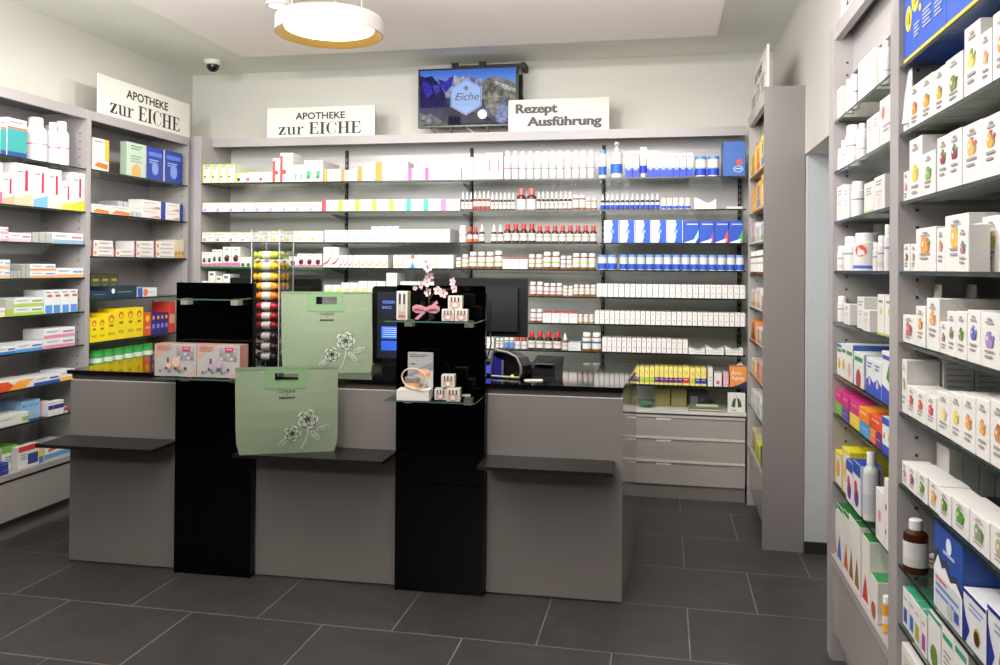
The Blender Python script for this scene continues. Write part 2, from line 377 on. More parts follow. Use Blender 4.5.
LIM = {('R', 0): (2.142, 2.958), ('R', 1): (3.049, 9), ('L', 0): (-9, -1.073), ('L', 1): (-1.034, .024), ('P', 0): (.041, .85)}
def row(plane, c, z, shelf, items, dflt=.14, fam=None, bay=None):
    """items: (u0,u1,vtop,n,style,desc[,opts])"""
    ax = 1 if plane == 'B' else 0
    for it in items:
        u0, u1, vt, n, st, desc = it[:6]; op = it[6] if len(it) > 6 else {}
        back = op.get('y', .012); cc = c+back if plane == 'B' else c-back if plane == 'L' else c+back
        zb = z+op.get('up', 0)
        s0, s1 = put(plane, cc, u0, zb), put(plane, cc, u1, zb)
        h = op['h'] if 'h' in op else at(ax, cc, (u0+u1)/2, vt).z-zb
        if bay and isinstance(st, str):
            lo, hi = LIM[bay]; s0, s1 = max(s0, lo), min(s1, hi)
        if plane == 'B': s0, s1 = max(s0, -3.332), min(s1, .521)
        zl = [q for q in (ZP if fam == 'P' else SHELVES[plane, bay[1] if bay else 0]) if q > z+.02]
        if zl: h = min(h, min(zl)-zb-(.034 if plane == 'B' else .012))
        k = op.get('st', 1); h = max(h, .012)/k; w = (s1-s0)/n
        d = op.get('d', dflt); cap_ = {'B': .40, 'L': .312, 'R': .182 if fam == 'P' else .352}[plane]; key = (plane, round(z, 3), bay)
        if isinstance(st, str):
            rec = PACK.setdefault(key, []); y0 = back
            for _ in range(4):
                for (a0, a1, b0, b1, c0, c1) in rec:
                    if c0 >= zb+h*k-.001 or c1 <= zb+.001: continue
                    ov = min(a1, s1)-max(a0, s0)
                    if ov <= .0005 or b0 >= y0+d or b1 <= y0: continue
                    if b0 > y0+.025: d = b0-y0-.003
                    elif ov < .4*(s1-s0) and n*1.0 <= 4:
                        if a0 <= s0: s0 = a1+.0006
                        else: s1 = a0-.0006
                    else: y0 = b1+.003
            if y0 != back: cc += (y0-back)*(-1 if plane == 'L' else 1); back = y0
            d = min(d, cap_-back); w = (s1-s0)/n
            if w < .006 or d < .012: print('DROP', desc, shelf, w, d); continue
            rec.append((s0, s1, back-.002, back+d+.003, zb, zb+h*k))
        gap = .0032 if plane == 'B' else .0024
        rz = {'B': 0, 'L': R(90), 'R': R(-90)}[plane]
        for lv in range(k):
            root = None
            for i in range(n):
                cz = cc; s = s0+w*(i+.5)
                if not isinstance(st, str) and plane != 'B':
                    um = u0+(u1-u0)*(i+.5)/n; c2 = cc
                    for _ in range(3):
                        s = put(plane, c2, um, zb); pt = Vector((c2, s if plane == 'L' else -s, zb)); wr = min((u1-u0)/n*((pt-CAMP).dot(_f))/F*op.get('k_', 1.75), w*.97); c2 = cc+(-wr/2 if plane == 'L' else wr/2)
                    h = max(at(ax, c2, um, vt).z-zb, .02) if 'h' not in op else op['h']
                    rr_ = wr/2+.001
                    if zl: h = min(h, min(zl)-zb-.014)
                    if bay: lo, hi = LIM[bay]; s = min(max(s, lo+rr_), hi-rr_)
                    rec = PACK.setdefault((plane, round(z, 3), bay), []); bk_ = back
                    for _ in range(5):
                        for (a0, a1, b0, b1, c0, c1) in rec:
                            if c1 <= zb+.001: continue
                            ov = min(a1, s+rr_)-max(a0, s-rr_)
                            if ov <= .0005 or b0 >= bk_+2*rr_ or b1 <= bk_: continue
                            lo_, hi_ = LIM[bay] if bay else (-9, 9)
                            if ov < rr_*.8:
                                ns = s+(ov+.001)*(1 if a0+a1 < 2*s else -1)
                                if lo_+rr_ <= ns <= hi_-rr_: s = ns; continue
                            if b1+2*rr_ < .34: bk_ = b1+.003
                    cz = cc+(bk_-back)*(-1 if plane == 'L' else 1); rec.append((s-rr_, s+rr_, bk_-.002, bk_+2*rr_+.003, zb, zb+h))
                if root is None:
                    if isinstance(st, str):
                        sub = op.get('k', CARTON[fam or plane])
                        root = carton_mesh(w-gap, h-.001, d, st).build(sub); o = root
                    else:
                        o = root = bottle(st[0], (w if plane == 'B' else wr)-gap, h, *st[1:])
                else: o = dup(root)
                zz = zb+.0012+lv*h
                jit = random.uniform(-.0015, .002)
                o.location = (s, cc+jit, zz) if plane == 'B' else (cz-jit, s, zz) if plane == 'L' else (cz+jit, -s, zz)
                o.rotation_euler = (0, 0, rz)
                dd = desc if k == 1 else ('lower ', 'upper ', 'topmost ')[lv]+desc
                nm = o.name.split('.')[0].replace('_', ' ')
                cat = op.get('cat') or ('box' if isinstance(st, str) else 'tube' if 'tube' in nm else 'tin' if 'tin' in nm else 'jar' if 'jar' in nm else 'bottle')
                ITEMS.append((o, shelf, dd, s, cat))
def finish_labels():
    groups = {}
    for t in ITEMS: groups.setdefault((t[1], t[2]), []).append(t)
    for (shelf, desc), L in groups.items():
        L.sort(key=lambda t: t[3])
        for i, t in enumerate(L):
            if len(L) == 1: lab = f'{desc}, {shelf}'; g = None
            else: lab = f'{desc}, {ordn(i)} from left, {shelf}'; g = f'{desc}, {shelf}'
            if len(lab.split()) > 16: print('LONG', lab)
            tag(t[0], lab, t[4], g)
T = 't .15 .82 .85 2 9a9aa8;'
YG = 'f7f6ee|eef0da|9cb23a|r 0 .93 1 1 a9bc4a;'
GT = YG+'r 0 0 .2 1 ddd65a;t .3 .88 .9 2 9a9aa8;d .3 .32 .12 3a3a3a'
PLAIN = 'f8f6f2|f1eeea|f6f4ef|t .3 .8 .7 1 c9a7a5;t .3 .35 .7 1 b9b0b0'
BRN, BR2 = '4a2412', '6b3a18'
WL = [(.55, 'f3f1ee'), (.7, 'c9b8a0'), (1, 'f3f1ee')]
def band(colr, x1=.22): return f'f8f6f3|f4f2ee|f6f4f0|r 0 0 {x1} 1 {colr};t .4 .7 .85 1 c5c2c2'
def swoosh(colr): return f'f8f6f3|f4f2ee|f6f4f0|t .15 .8 .8 1 c8c4c4;p {colr} .05 .12 .6 .2 .95 .45 .95 .55 .55 .32 .05 .2'
def logo(colr, top='f5f4f0'): return f'f7f5f2|f1efea|{top}|t .12 .72 .7 1 a5a0a0;d .2 .22 .12 {colr}'+(f';r 0 .93 1 1 {top};' if top == '9cb23a' else ';')+f'd .2 .22 .05 {colr};t .5 .45 .9 2 c9c6cc'
ECHI = 'f6f4f0|f0eee8|f4f2ec|t .3 .88 .7 1 6f8f6f;p 2f7a3a .1 .42 .5 .62 .9 .5 .6 .45;d .5 .38 .3 7d2340;d .5 .35 .2 3a1420;r 0 .02 1 .2 c77aa0'
B1 = [
 (201.5, 234.8, 164, 4, GT, 'white carton with yellow-green spine', {'d': .3}),
 (234.8, 246.3, 172.4, 1, YG+'d .3 .3 .16 444;r 0 0 .2 1 ddd65a', 'small square white green-topped carton'),
 (246.3, 272.4, 171.5, 2, YG+'d .12 .28 .12 d8465a;t .3 .7 .9 1 aaa', 'low white carton with red dot'),
 (272.4, 280, 158.5, 1, 'f7f6f0|eee|9cb23a|r 0 0 .35 .9 e05048;d .5 .4 .3 e05048', 'narrow white carton with red stripe'),
 (280, 292.8, 153, 1, 'f7f6f0|eee|9cb23a|r 0 0 .2 .9 e05048;d .3 .35 .2 e05048;t .4 .85 .9 2 aaa', 'tallest white carton with red stripe'),
 (290.5, 304, 165, 2, 'f7f6f0|eee|9cb23a|d .5 .35 .25 58b070;d .45 .2 .2 3f9a5a', 'slim white carton with green leaf'),
 (304, 323, 160.5, 2, 'f7f6f0|eee|9cb23a|d .5 .4 .28 58b070;d .45 .22 .22 2f8a4a;t .2 .85 .8 1 aaa', 'wide white carton with green leaf', {'d': .3}),
 (323.5, 341, 169, 1, band('f0a050'), 'lowest carton with orange spine'),
 (341, 357.5, 170, 1, band('f0953a'), 'low carton with orange spine'),
 (357.5, 375.5, 166.5, 1, band('f0953a', .25), 'medium carton with orange spine'),
 (375.5, 408, 161.7, 1, band('f29a3c', .2), 'largest carton with orange spine'),
 (408, 425, 168, 1, band('e85cb8'), 'white carton with pink spine'),
 (425, 441.7, 167.5, 1, band('e85cb8'), 'white carton with pink spine'),
 (441.7, 461, 168, 1, band('c9d8f2'), 'white carton with pale blue spine'),
 (461.5, 485, 157.4, 4, 'faf8f6|ddd|f8f6f4|r .45 .1 .5 .9 d8d6d8', 'thin plain white upright carton'),
 (485, 503, 153, 2, 'faf8f6|ddd|f8f6f4|r .4 .3 .55 .75 c8508a', 'tall white carton with magenta strip'),
 (503, 518.3, 150.7, 2, ('tall', 'f7f6f4', 'f4f3f0', [(.5, 'f7f6f4'), (.6, 'ef7aa8'), (1, 'f7f6f4')]), 'white bottle with pink print'),
 (518.3, 594.5, 150.7, 10, ('tall', 'f7f6f4', 'f4f3f0', [(.5, 'f7f6f4'), (.56, '9a9aa4'), (1, 'f7f6f4')]), 'white lotion bottle with grey print'),
 (598, 606.5, 149.5, 1, ('tall', 'f3f4f6', '6aa8dc', [(.5, '2f62c0'), (1, 'f4f4f4')], (.1, .7)), 'white bottle with light blue cap'),
 (610, 622.3, 141.8, 1, ('pump', 'f3f3f3', 'f2f2f2', [(.55, '2a6ad2'), (1, 'f4f4f4')], (.12, .6)), 'white pump bottle with blue label'),
 (625, 639.2, 152, 2, 'f6f6f8|dfe2ee|f2f2f4|r 0 0 1 .36 1f3fd0;d .5 .36 .35 8fb4ee;t .2 .85 .8 1 999', 'narrow blue-footed carton'),
 (639.4, 647, 147, 1, ('tube', 'f6f6f6', 'f6f6f6', [(.6, '1f3fd0'), (1, 'f6f6f6')], (.14, .55)), 'tall white tube with blue foot'),
 (647, 693, 153.3, 7, 'f6f6f8|dfe2ee|f2f2f4|r 0 0 1 .38 1f3fd0;d .5 .38 .35 8fb4ee;t .2 .85 .8 1 999', 'white carton with deep blue foot'),
 (694.6, 720, 156, 2, ('tin', 'f4f4f4', '5f92d6', [(.42, '1f46c8'), (.5, '8fb4ee'), (1, 'f6f4f0')], (.06, .84)), 'white and blue powder tin'),
 (723, 745.6, 141.5, 1, '2f62b0|28508f|2f62b0|d .72 .4 .14 d8483a;d .68 .2 .22 cfd8ea .7;d .68 .2 .19 2f62b0 .7;t .55 .21 .82 1 cfd8ea', 'blue ring binder', {'k': 'ring_binder', 'cat': 'folder', 'd': .25}),
]
BD = ('dropper', BRN, 'f4f4f2', WL, (.08, .46))
B2 = [
 (201.5, 321.7, 202, 9, logo('b79ad6', '9cb23a'), 'white green-topped carton with purple swirl'),
 (321.7, 338.3, 200, 1, band('d84a58', .25), 'white carton with red spine'),
 (338.3, 406.4, 199.6, 4, band('bddc3c', .25), 'white carton with lime spine'),
 (406.4, 441.2, 199.2, 2, band('3fb0a8', .25), 'white carton with teal spine'),
 (441.2, 460, 199.2, 1, band('ef78b0', .25), 'white carton with pink spine'),
 (460.5, 472.5, 192, 3, BD, 'slim brown dropper bottle'),
 (472.5, 490, 191, 4, ('dropper', '8a2a1c', 'f4f4f2', [(.4, 'a83020'), (1, 'efe6e0')], (.05, .46)), 'red-brown dropper bottle'),
 (490, 515, 192.5, 6, BD, 'brown dropper bottle, white label'),
 (515.5, 536, 188, 2, ('redcap', '5a1f14', 'c86a66', [(.1, 'c08080'), (1, 'f2f0ee')], (.0, .5)), 'large bottle with pink-red cap'),
 (536, 572, 191.5, 8, BD, 'brown dropper bottle in right cluster'),
 (572, 585.5, 195, 2, ('jar', '8a4a18', 'f4f4f2', [(.6, 'f6f2ea'), (1, 'f6f2ea')], (.15, .68)), 'amber jar with white lid'),
 (585.5, 597, 198, 2, ('jar', '9a5a22', 'f4f4f2', [(.5, 'f6f2ea'), (.6, 'd6a050'), (1, 'f6f2ea')], (.15, .68)), 'small amber jar with white lid'),
 (600, 660, 193.7, 12, ('dropper', '1c2448', 'f4f4f6', [(.6, '1f46c8'), (1, 'f2f2f6')], (.05, .44)), 'white-tipped dropper with blue label'),
 (660.7, 691, 198, 5, ('jar', 'f2f2f2', 'f4f4f4', [(.45, '2f58d0'), (1, 'f4f4f4')], (.05, .6)), 'small white vial with blue foot'),
 (726.4, 743, 206.5, 1, 'e8e8e8|ddd|f0f0f0|', 'thin flat white leaflet pile', {'k': 'leaflet_pile', 'cat': 'leaflets'}),
]
RC = ('redcap', '3a1a10', 'c82f26', WL, (.1, .5))
B3 = [
 (200.5, 241, 231.8, 3, logo('e88a5a', '9cb23a'), 'white green-topped carton with orange dot'),
 (241, 249.3, 231.8, 1, logo('58a050', '9cb23a'), 'narrow carton with green dot'),
 (249.3, 258.5, 231.5, 1, logo('f0c8b8', '9cb23a'), 'narrow carton with pale dot'),
 (258.5, 323.5, 230.5, 5, logo('e8cc3a', '9cb23a'), 'white green-topped carton with yellow dot'),
 (324.3, 371, 230, 6, swoosh('9ab4e6'), 'white carton with blue swoosh'),
 (371, 399, 226.5, 4, swoosh('a8b0e0'), 'taller white carton with blue swoosh'),
 (399, 450, 229, 4, swoosh('e6b4d8'), 'white carton with pink swoosh', {'d': .25}),
 (458, 466, 225.7, 1, ('jar', 'efe9e0', 'f4f4f2', [(.5, 'f4f2ee'), (.62, 'e0a890'), (1, 'f4f2ee')], (.1, .7)), 'single white-lidded pill jar'),
 (466.5, 478, 227, 2, ('redcap', '4a1a10', 'c83a2c', [(.4, 'e86a3a'), (1, 'f4e8e2')], (.05, .5)), 'small bottle with orange label foot'),
 (478, 484.5, 224.5, 1, BD, 'single white-tipped brown dropper'),
 (490, 503, 224.5, 2, BD, 'paired white-tipped brown dropper'),
 (503, 535.5, 224, 4, RC, 'taller red-capped brown bottle'),
 (535.5, 597, 225.7, 8, ('redcap', '4a2010', 'd0402e', WL, (.08, .52)), 'stout red-capped brown bottle'),
 (603.7, 683.3, 220.2, 5, 'f6f6fa|c8d4f0|eef|p 2058d0 .45 0 .95 0 .95 1 .5 1 .58 .8 .46 .55 .56 .3;d .52 .5 .14 7fb0ee;t .12 .6 .3 1 aab', 'white carton with wavy blue half'),
 (683.3, 698.9, 221, 1, '1f50c0|1a3f96|dde|p a8dcf0 0 0 .55 0 1 .6 1 .25 .75 0;p f4f6fa 0 0 .8 0 .9 .2;t .2 .85 .95 1 eef', 'blue carton with light blue arc'),
 (698.9, 714, 221, 1, '1f50c0|1a3f96|dde|p 8a4ab8 0 0 .55 0 1 .6 1 0;p f4f6fa 0 0 .8 0 .9 .2;t .2 .85 .95 1 eef', 'blue carton with purple arc'),
 (714, 728.4, 221, 1, '1f50c0|1a3f96|dde|p e8502e 0 0 .55 0 1 .6 1 0;p f4f6fa 0 0 .8 0 .9 .2;t .2 .85 .95 1 eef', 'blue carton with red arc'),
 (728.4, 743, 221, 1, '1f50c0|1a3f96|dde|p 3aa85a 0 0 .55 0 1 .6 1 0;p f4f6fa 0 0 .8 0 .9 .2;t .2 .85 .95 1 eef', 'blue carton with green arc'),
]
PJ = ('jar', '8a4a18', 'f4f4f2', [(.35, 'f4f2ee'), (.5, '9ab83a'), (1, 'f4f2ee')], (.14, .7))
PJ2 = ('jar', '8a4a18', 'f4f4f2', [(.3, 'f4f2ee'), (.42, 'c8486a'), (1, 'f4f2ee')], (.14, .7))
RLID = 'f6f4f2|eee|c83a44|t .2 .6 .8 1 d8909a;r 0 .9 1 1 c83a44'
B4 = [
 (201.3, 211.8, 252, 2, ECHI, 'small carton with crimson coneflower'),
 (211.8, 222.2, 249.5, 2, ECHI, 'medium carton with crimson coneflower'),
 (222.2, 240, 245.6, 2, ECHI, 'tall carton with crimson coneflower', {'d': .3}),
 (240, 251, 257, 2, 'f6f4f0|f0eee8|f4f2ec|d .5 .2 .35 2f7a3a;d .5 .15 .2 7d2340', 'low white carton with green leaf'),
 (254, 297, 256.5, 5, ECHI, 'white coneflower carton behind acrylic rack'),
 (297, 322, 253.8, 3, ECHI, 'white coneflower carton right of rack'),
 (323, 339, 245.8, 2, swoosh('e0505a'), 'tall white carton with red swoosh', {'d': .2}),
 (339, 352.5, 255.2, 3, swoosh('e8606a'), 'low white carton with red swoosh'),
 (352.5, 388, 255.2, 5, swoosh('f0a860'), 'low white carton with orange swoosh', {'d': .24}),
 (393, 409, 255, 3, swoosh('f0b060'), 'low carton with amber swoosh'),
 (409, 416, 255, 1, 'f6f4f2|eee|eee|p 3a8ae0 .1 0 .9 0 .5 .5;d .5 .85 .3 a86030', 'narrow carton with blue triangle'),
 (416, 436.5, 255, 3, swoosh('f0d058'), 'low carton with yellow swoosh'),
 (436.5, 453.5, 255, 2, swoosh('e2b8d6'), 'low white carton with lilac swoosh'),
 (455, 461, 257.7, 1, PJ, 'smallest amber jar'),
 (461, 468, 254.6, 1, PJ, 'second amber jar with green print'),
 (468, 493.5, 252, 3, PJ, 'amber jar with green print, middle trio'),
 (493.5, 502.3, 251, 1, PJ, 'tallest amber jar with green print'),
 (502.3, 527.6, 258, 3, RLID, 'red-topped white box'),
 (527.6, 542.3, 254.6, 2, PJ, 'amber jar with green print, right pair'),
 (542.3, 560, 252, 2, PJ, 'bigger amber jar beside red-topped boxes'),
 (560, 572, 256, 2, ('jar', '8a4a18', 'f4f4f2', [(.4, 'f4f2ee'), (.52, '6a4a9a'), (1, 'f4f2ee')], (.14, .7)), 'amber jar with purple print'),
 (572, 595.7, 253.4, 3, ('jar', '8a4a18', 'f4f4f2', [(.4, 'f4f2ee'), (.52, 'c8d030'), (1, 'f4f2ee')], (.14, .7)), 'amber jar with yellow-green print'),
 (597, 617, 255, 2, ('tin', 'f2f2f2', '6f9fdc', [(.5, '2358c8'), (1, 'eef0f4')], (.04, .82)), 'blue-lidded tin left of upright'),
 (619, 745, 255, 14, ('tin', 'f2f2f2', '6f9fdc', [(.45, '2358c8'), (1, 'eef0f4')], (.04, .82)), 'blue-lidded white tin'),
]
B5 = [
 (201.5, 208, 281, 1, 'f4f2ee|eee|f0f0e8|t .2 .6 .8 1 8a8', 'smallest plain white carton'),
 (208, 215.5, 271, 1, 'f4f2ee|eee|f0f0e8|r .2 .8 .7 .9 3a7a4a;d .5 .2 .4 f0b83a', 'tall white carton with yellow blossom'),
 (215.5, 222.5, 276, 1, 'f4f2ee|eee|f0f0e8|r .2 .75 .7 .88 5a8a6a', 'white carton with green heading'),
 (222.5, 230, 274, 1, 'f4f2ee|eee|f0f0e8|r .2 .75 .7 .88 5a6a8a;d .6 .2 .4 7aa87a', 'white carton with leafy corner'),
 (324, 341, 285, 2, 'f4f2ee|eee|e8eec8|d .7 .2 .35 c8dc7a', 'low carton with lime corner'),
 (341, 358, 282.7, 2, 'f4f2ee|eee|e8eec8|d .7 .2 .35 f0c88a', 'mid carton with peach corner'),
 (358, 385.5, 281.3, 3, 'f4f2ee|eee|e8eec8|d .7 .2 .35 c8dc7a', 'white carton with lime corner'),
 (386, 397, 271, 1, 'f4f2ee|e8e8e4|d8e2a8|t .2 .8 .8 1 bbb', 'tall blank white carton', {'d': .2}),
 (400, 434, 281.7, 4, 'f4f2ee|eee|e8eec8|t .2 .6 .8 1 bbb', 'plain low white carton behind screen'),
 (529, 543, 282, 2, PJ2, 'taller amber jar with crimson print'),
 (543, 562.5, 283.4, 3, PJ2, 'amber jar with crimson print'),
 (562.5, 573, 286, 2, ('jar', 'b0875a', 'f4f4f2', [(.4, 'f4f2ee'), (.5, 'd0a0a0'), (1, 'f4f2ee')], (.1, .72)), 'pale jar with white lid'),
 (573, 596, 285, 4, ('jar', 'a0602a', 'f4f4f2', [(.4, 'f4f2ee'), (.5, 'c8907a'), (1, 'f4f2ee')], (.2, .72)), 'small jar with amber foot'),
 (596.5, 745.5, 284.5, 26, PLAIN, 'plain white carton'),
]
B6 = [
 (529.5, 542.5, 309.4, 2, PJ2, 'amber jar with white lid'),
 (542.5, 577.6, 312.3, 4, RLID, 'white box with red top'),
 (577.6, 594, 314.7, 3, ('jar', 'c09a6a', 'f4f4f2', [(.5, 'f4f2ee'), (.6, 'e0b0a0'), (1, 'f4f2ee')], (.2, .72)), 'small pale jar'),
 (594.5, 745.5, 312, 29, PLAIN, 'plain white carton'),
]
B7 = [
 (484.5, 494, 338, 1, 'f2f0ee|eee|eee|t .2 .6 .8 1 bbb', 'white box left of small jars'),
 (495, 503.5, 338.5, 2, ('jar', '7a5030', 'f0f0ee', WL, (.1, .7)), 'tiny white-lidded jar'),
 (503.5, 514, 338, 2, ('jar', '5a4a40', 'f0f0ee', [(.85, '5a94dc'), (1, 'f0f0f0')], (.1, .72)), 'small jar with blue label'),
 (514, 527, 338, 2, ('jar', '4a2010', 'c83026', [(.4, 'f2f0ee'), (.5, 'a8a8c0'), (1, 'f2f0ee')], (.05, .72)), 'jar with red lid'),
 (527, 543.6, 331.8, 2, RC, 'large red-capped dark bottle'),
 (543.6, 561.3, 332.5, 2, RC, 'slim red-capped dark bottle'),
 (561.3, 568, 333.8, 1, ('dropper', '8a5a30', 'f2f2f0', WL, (.05, .45)), 'small white-capped vial'),
 (568, 581, 342.8, 1, 'eef0f2|ddd|f2f2f2|t .1 .7 .9 2 9ab', 'low flat white carton', {'st': 2}),
 (581.4, 601.3, 333, 2, ('jar', '8a4a18', 'f4f4f2', [(.5, 'f4f4f2'), (.68, '2a7088'), (1, 'f4f4f2')], (.12, .72)), 'large amber jar with teal stripe'),
 (602, 671.4, 338.4, 14, PLAIN, 'plain white carton'),
 (671.4, 688, 340, 3, PLAIN, 'shorter plain white carton'),
]
def yb(colr): return f'f0e27a|e0d060|ece080|r 0 .13 1 .42 {colr};d .3 .75 .1 c05a3a;d .65 .68 .1 7a4a8a;d .5 .58 .08 4a7a3a;t .2 .32 .8 1 eee'
B8 = [
 (624, 639.5, 367, 3, yb('6a3a8a'), 'yellow box with purple band, leftmost trio'),
 (639.5, 654.5, 367, 3, yb('a8c83a'), 'yellow box with green band'),
 (654.5, 682.6, 367, 6, yb('6a2a7a'), 'yellow box with purple band'),
 (682.6, 689.5, 367, 1, yb('d03a3a'), 'yellow box with red band'),
 (689.5, 695, 368, 1, yb('b8c83a'), 'yellow box with lime band'),
 (695, 706.4, 368, 2, yb('2a3a9a'), 'yellow box with navy band'),
 (707.5, 713, 368, 1, 'f2f0ec|ddd|eee|t .2 .5 .8 1 aa9;d .5 .3 .25 b0d0b0', 'slim white carton'),
 (713.8, 722, 373, 1, 'f2f0ec|ddd|eee|d .5 .3 .25 d05a8a', 'short white carton with pink drop'),
 (723, 728.8, 373, 1, 'f0b8c8|d8a0b0|eee|d .5 .4 .35 f4e8ec;d .5 .4 .2 c04a7a', 'small pink carton'),
]
for i, (its, nm) in enumerate(zip((B1, B2, B3, B4, B5, B6, B7, B8), ('top', 'second', 'third', 'fourth', 'fifth', 'sixth', 'seventh', 'eighth'))):
    row('B', 0, ZB[i], nm+' back shelf', its)
# curved booklets and loose things on the back shelves
def booklet(u0, u1, vt, z, label, nm='leaflet_stack', thick=.03):
    c_ = .02; s0, s1 = put('B', c_, u0, z), put('B', c_, u1, z); w = s1-s0; h = at(1, c_, (u0+u1)/2, vt).z-z; m = MB(); n = 8
    W = mat('e6e6e4', .6)
    top = [(-w/2+w*k/n, h*(.78+.22*math.cos(k/n*math.pi*1.6))) for k in range(n+1)]
    for k in range(n):
        (xa, za), (xb, zb) = top[k], top[k+1]
        m.poly([(xa, 0, 0), (xb, 0, 0), (xb, 0, zb), (xa, 0, za)], W); m.poly([(xa, 0, za), (xb, 0, zb), (xb, .15, zb), (xa, .15, za)], W, True)
        m.poly([(xb, .15, 0), (xa, .15, 0), (xa, .15, za), (xb, .15, zb)], W)
    m.poly([(-w/2, 0, 0), (-w/2, 0, top[0][1]), (-w/2, .15, top[0][1]), (-w/2, .15, 0)], W); m.poly([(w/2, 0, 0), (w/2, .15, 0), (w/2, .15, top[-1][1]), (w/2, 0, top[-1][1])], W)
    m.poly([(-w/2, 0, 0), (-w/2, .15, 0), (w/2, .15, 0), (w/2, 0, 0)], W)
    for q in (.3, .55): m.poly([(-w/2, -.0006, h*q), (w/2, -.0006, h*q), (w/2, -.0006, h*q+.002), (-w/2, -.0006, h*q+.002)], mat('9a9a9a'))
    tag(m.build(nm, None, ((s0+s1)/2, c_, z+.0006)), label, 'leaflets')
booklet(694, 716, 197.5, ZB[1], 'curling stack of white leaflets on second back shelf')
booklet(688.5, 705, 348, ZB[6], 'left curved white pad stack on seventh back shelf', 'pad_stack')
booklet(705.8, 723.8, 347, ZB[6], 'middle curved white pad stack on seventh back shelf', 'pad_stack')
booklet(725.6, 743, 347.5, ZB[6], 'right curved white pad stack on seventh back shelf', 'pad_stack')
def dispenser():
    z = ZB[7]; c_ = .012; s0, s1 = put('B', c_, 729.5, z), put('B', c_, 747, z); w = s1-s0-.004; h = at(1, c_, 738, 367).z-z; O = mat('e8924a', .5); N = mat('2a2a5a', .5); m = MB()
    m.box(-w/2, w/2, 0, .09, 0, h, O)
    m.poly([(-w/2, -.0004, 0), (w/2, -.0004, 0), (w/2, -.0004, h*.32), (0, -.0004, h*.12)], N)
    m.poly([(-w*.1, .089, h), (w*.4, .089, h), (w*.22, .089, h*1.18)], mat('f2efe8')); m.poly([(-w*.1, .0895, h), (w*.22, .0895, h*1.18), (w*.4, .0895, h)], mat('f2efe8'))
    o = m.build('display_carton', None, ((s0+s1)/2, c_, z+.0006)); tag(o, 'orange anti-aging carton with raised flap, eighth back shelf', 'box')
    q = MB(); put_text(q, 'Anti-', h*.26, -w*.42, h*.62, -.0008, mat('f4efe6'), 0, 0, 'LEFT'); put_text(q, 'Aging', h*.26, -w*.42, h*.38, -.0008, mat('f4efe6'), 0, 0, 'LEFT'); q.build('lettering', o)
dispenser()
# on the drawer cabinet
CT = .578
row('B', 0, CT, 'on the drawer cabinet', [
 (654.5, 670.3, 388.5, 1, '8a8450|6a653e|7a7548|r .05 .1 .95 .9 938c58', 'dim olive carton', {'y': .15}),
 (671, 687, 388.5, 1, '8a8450|6a653e|7a7548|r .05 .1 .95 .9 938c58', 'dim olive carton', {'y': .15}),
 (688, 708, 392, 1, '3a3c40|333|444|r .1 .2 .5 .7 8a8f98;d .7 .5 .12 5a6068', 'dark picture carton', {'y': .185}),
 (727.5, 745.5, 389, 1, 'eeece6|ddd|eee|p 3a5a34 .2 .3 .42 .25 .46 .7 .38 .75 .25 .55;p 3a5a34 .8 .3 .58 .25 .54 .7 .62 .75 .75 .55;r .49 .62 .51 .85 3a5a34;t .2 .1 .5 1 aaa', 'white card with green leaf lungs', {'d': .03, 'k': 'counter_card', 'cat': 'card', 'y': .0})])
def magazines():
    p = at(2, CT, 708, 408); m = MB(); w = .215
    for k, cl in enumerate(('6a5a4a', 'd8d2c4', '5a6a40', '7a8a5a')):
        m.box(-w/2+.004*k, w/2-.002*k, 0, .16, k*.007, k*.007+.0065, mat(cl))
    m.box(-.06, .08, .03, .12, .028, .0285, mat('e8e4d8'))
    tag(m.build('magazine_stack', None, (p.x-.018, -.01, CT+.0006), R(2)), 'stack of magazines on the drawer cabinet', 'magazines')
magazines()
def dish():
    s0 = put('B', .08, 645, CT); m = MB(); g = mat('4f8a6a', .1)
    m.lathe([(.02, .0), (.045, .02), (.055, .03), (.051, .031), (.04, .02), (.018, .004)], g, 20); o = m.build('tape_dish', None, (s0, .08, CT+.0006)); tag(o, 'small green glass dish on the drawer cabinet', 'dish')
dish()

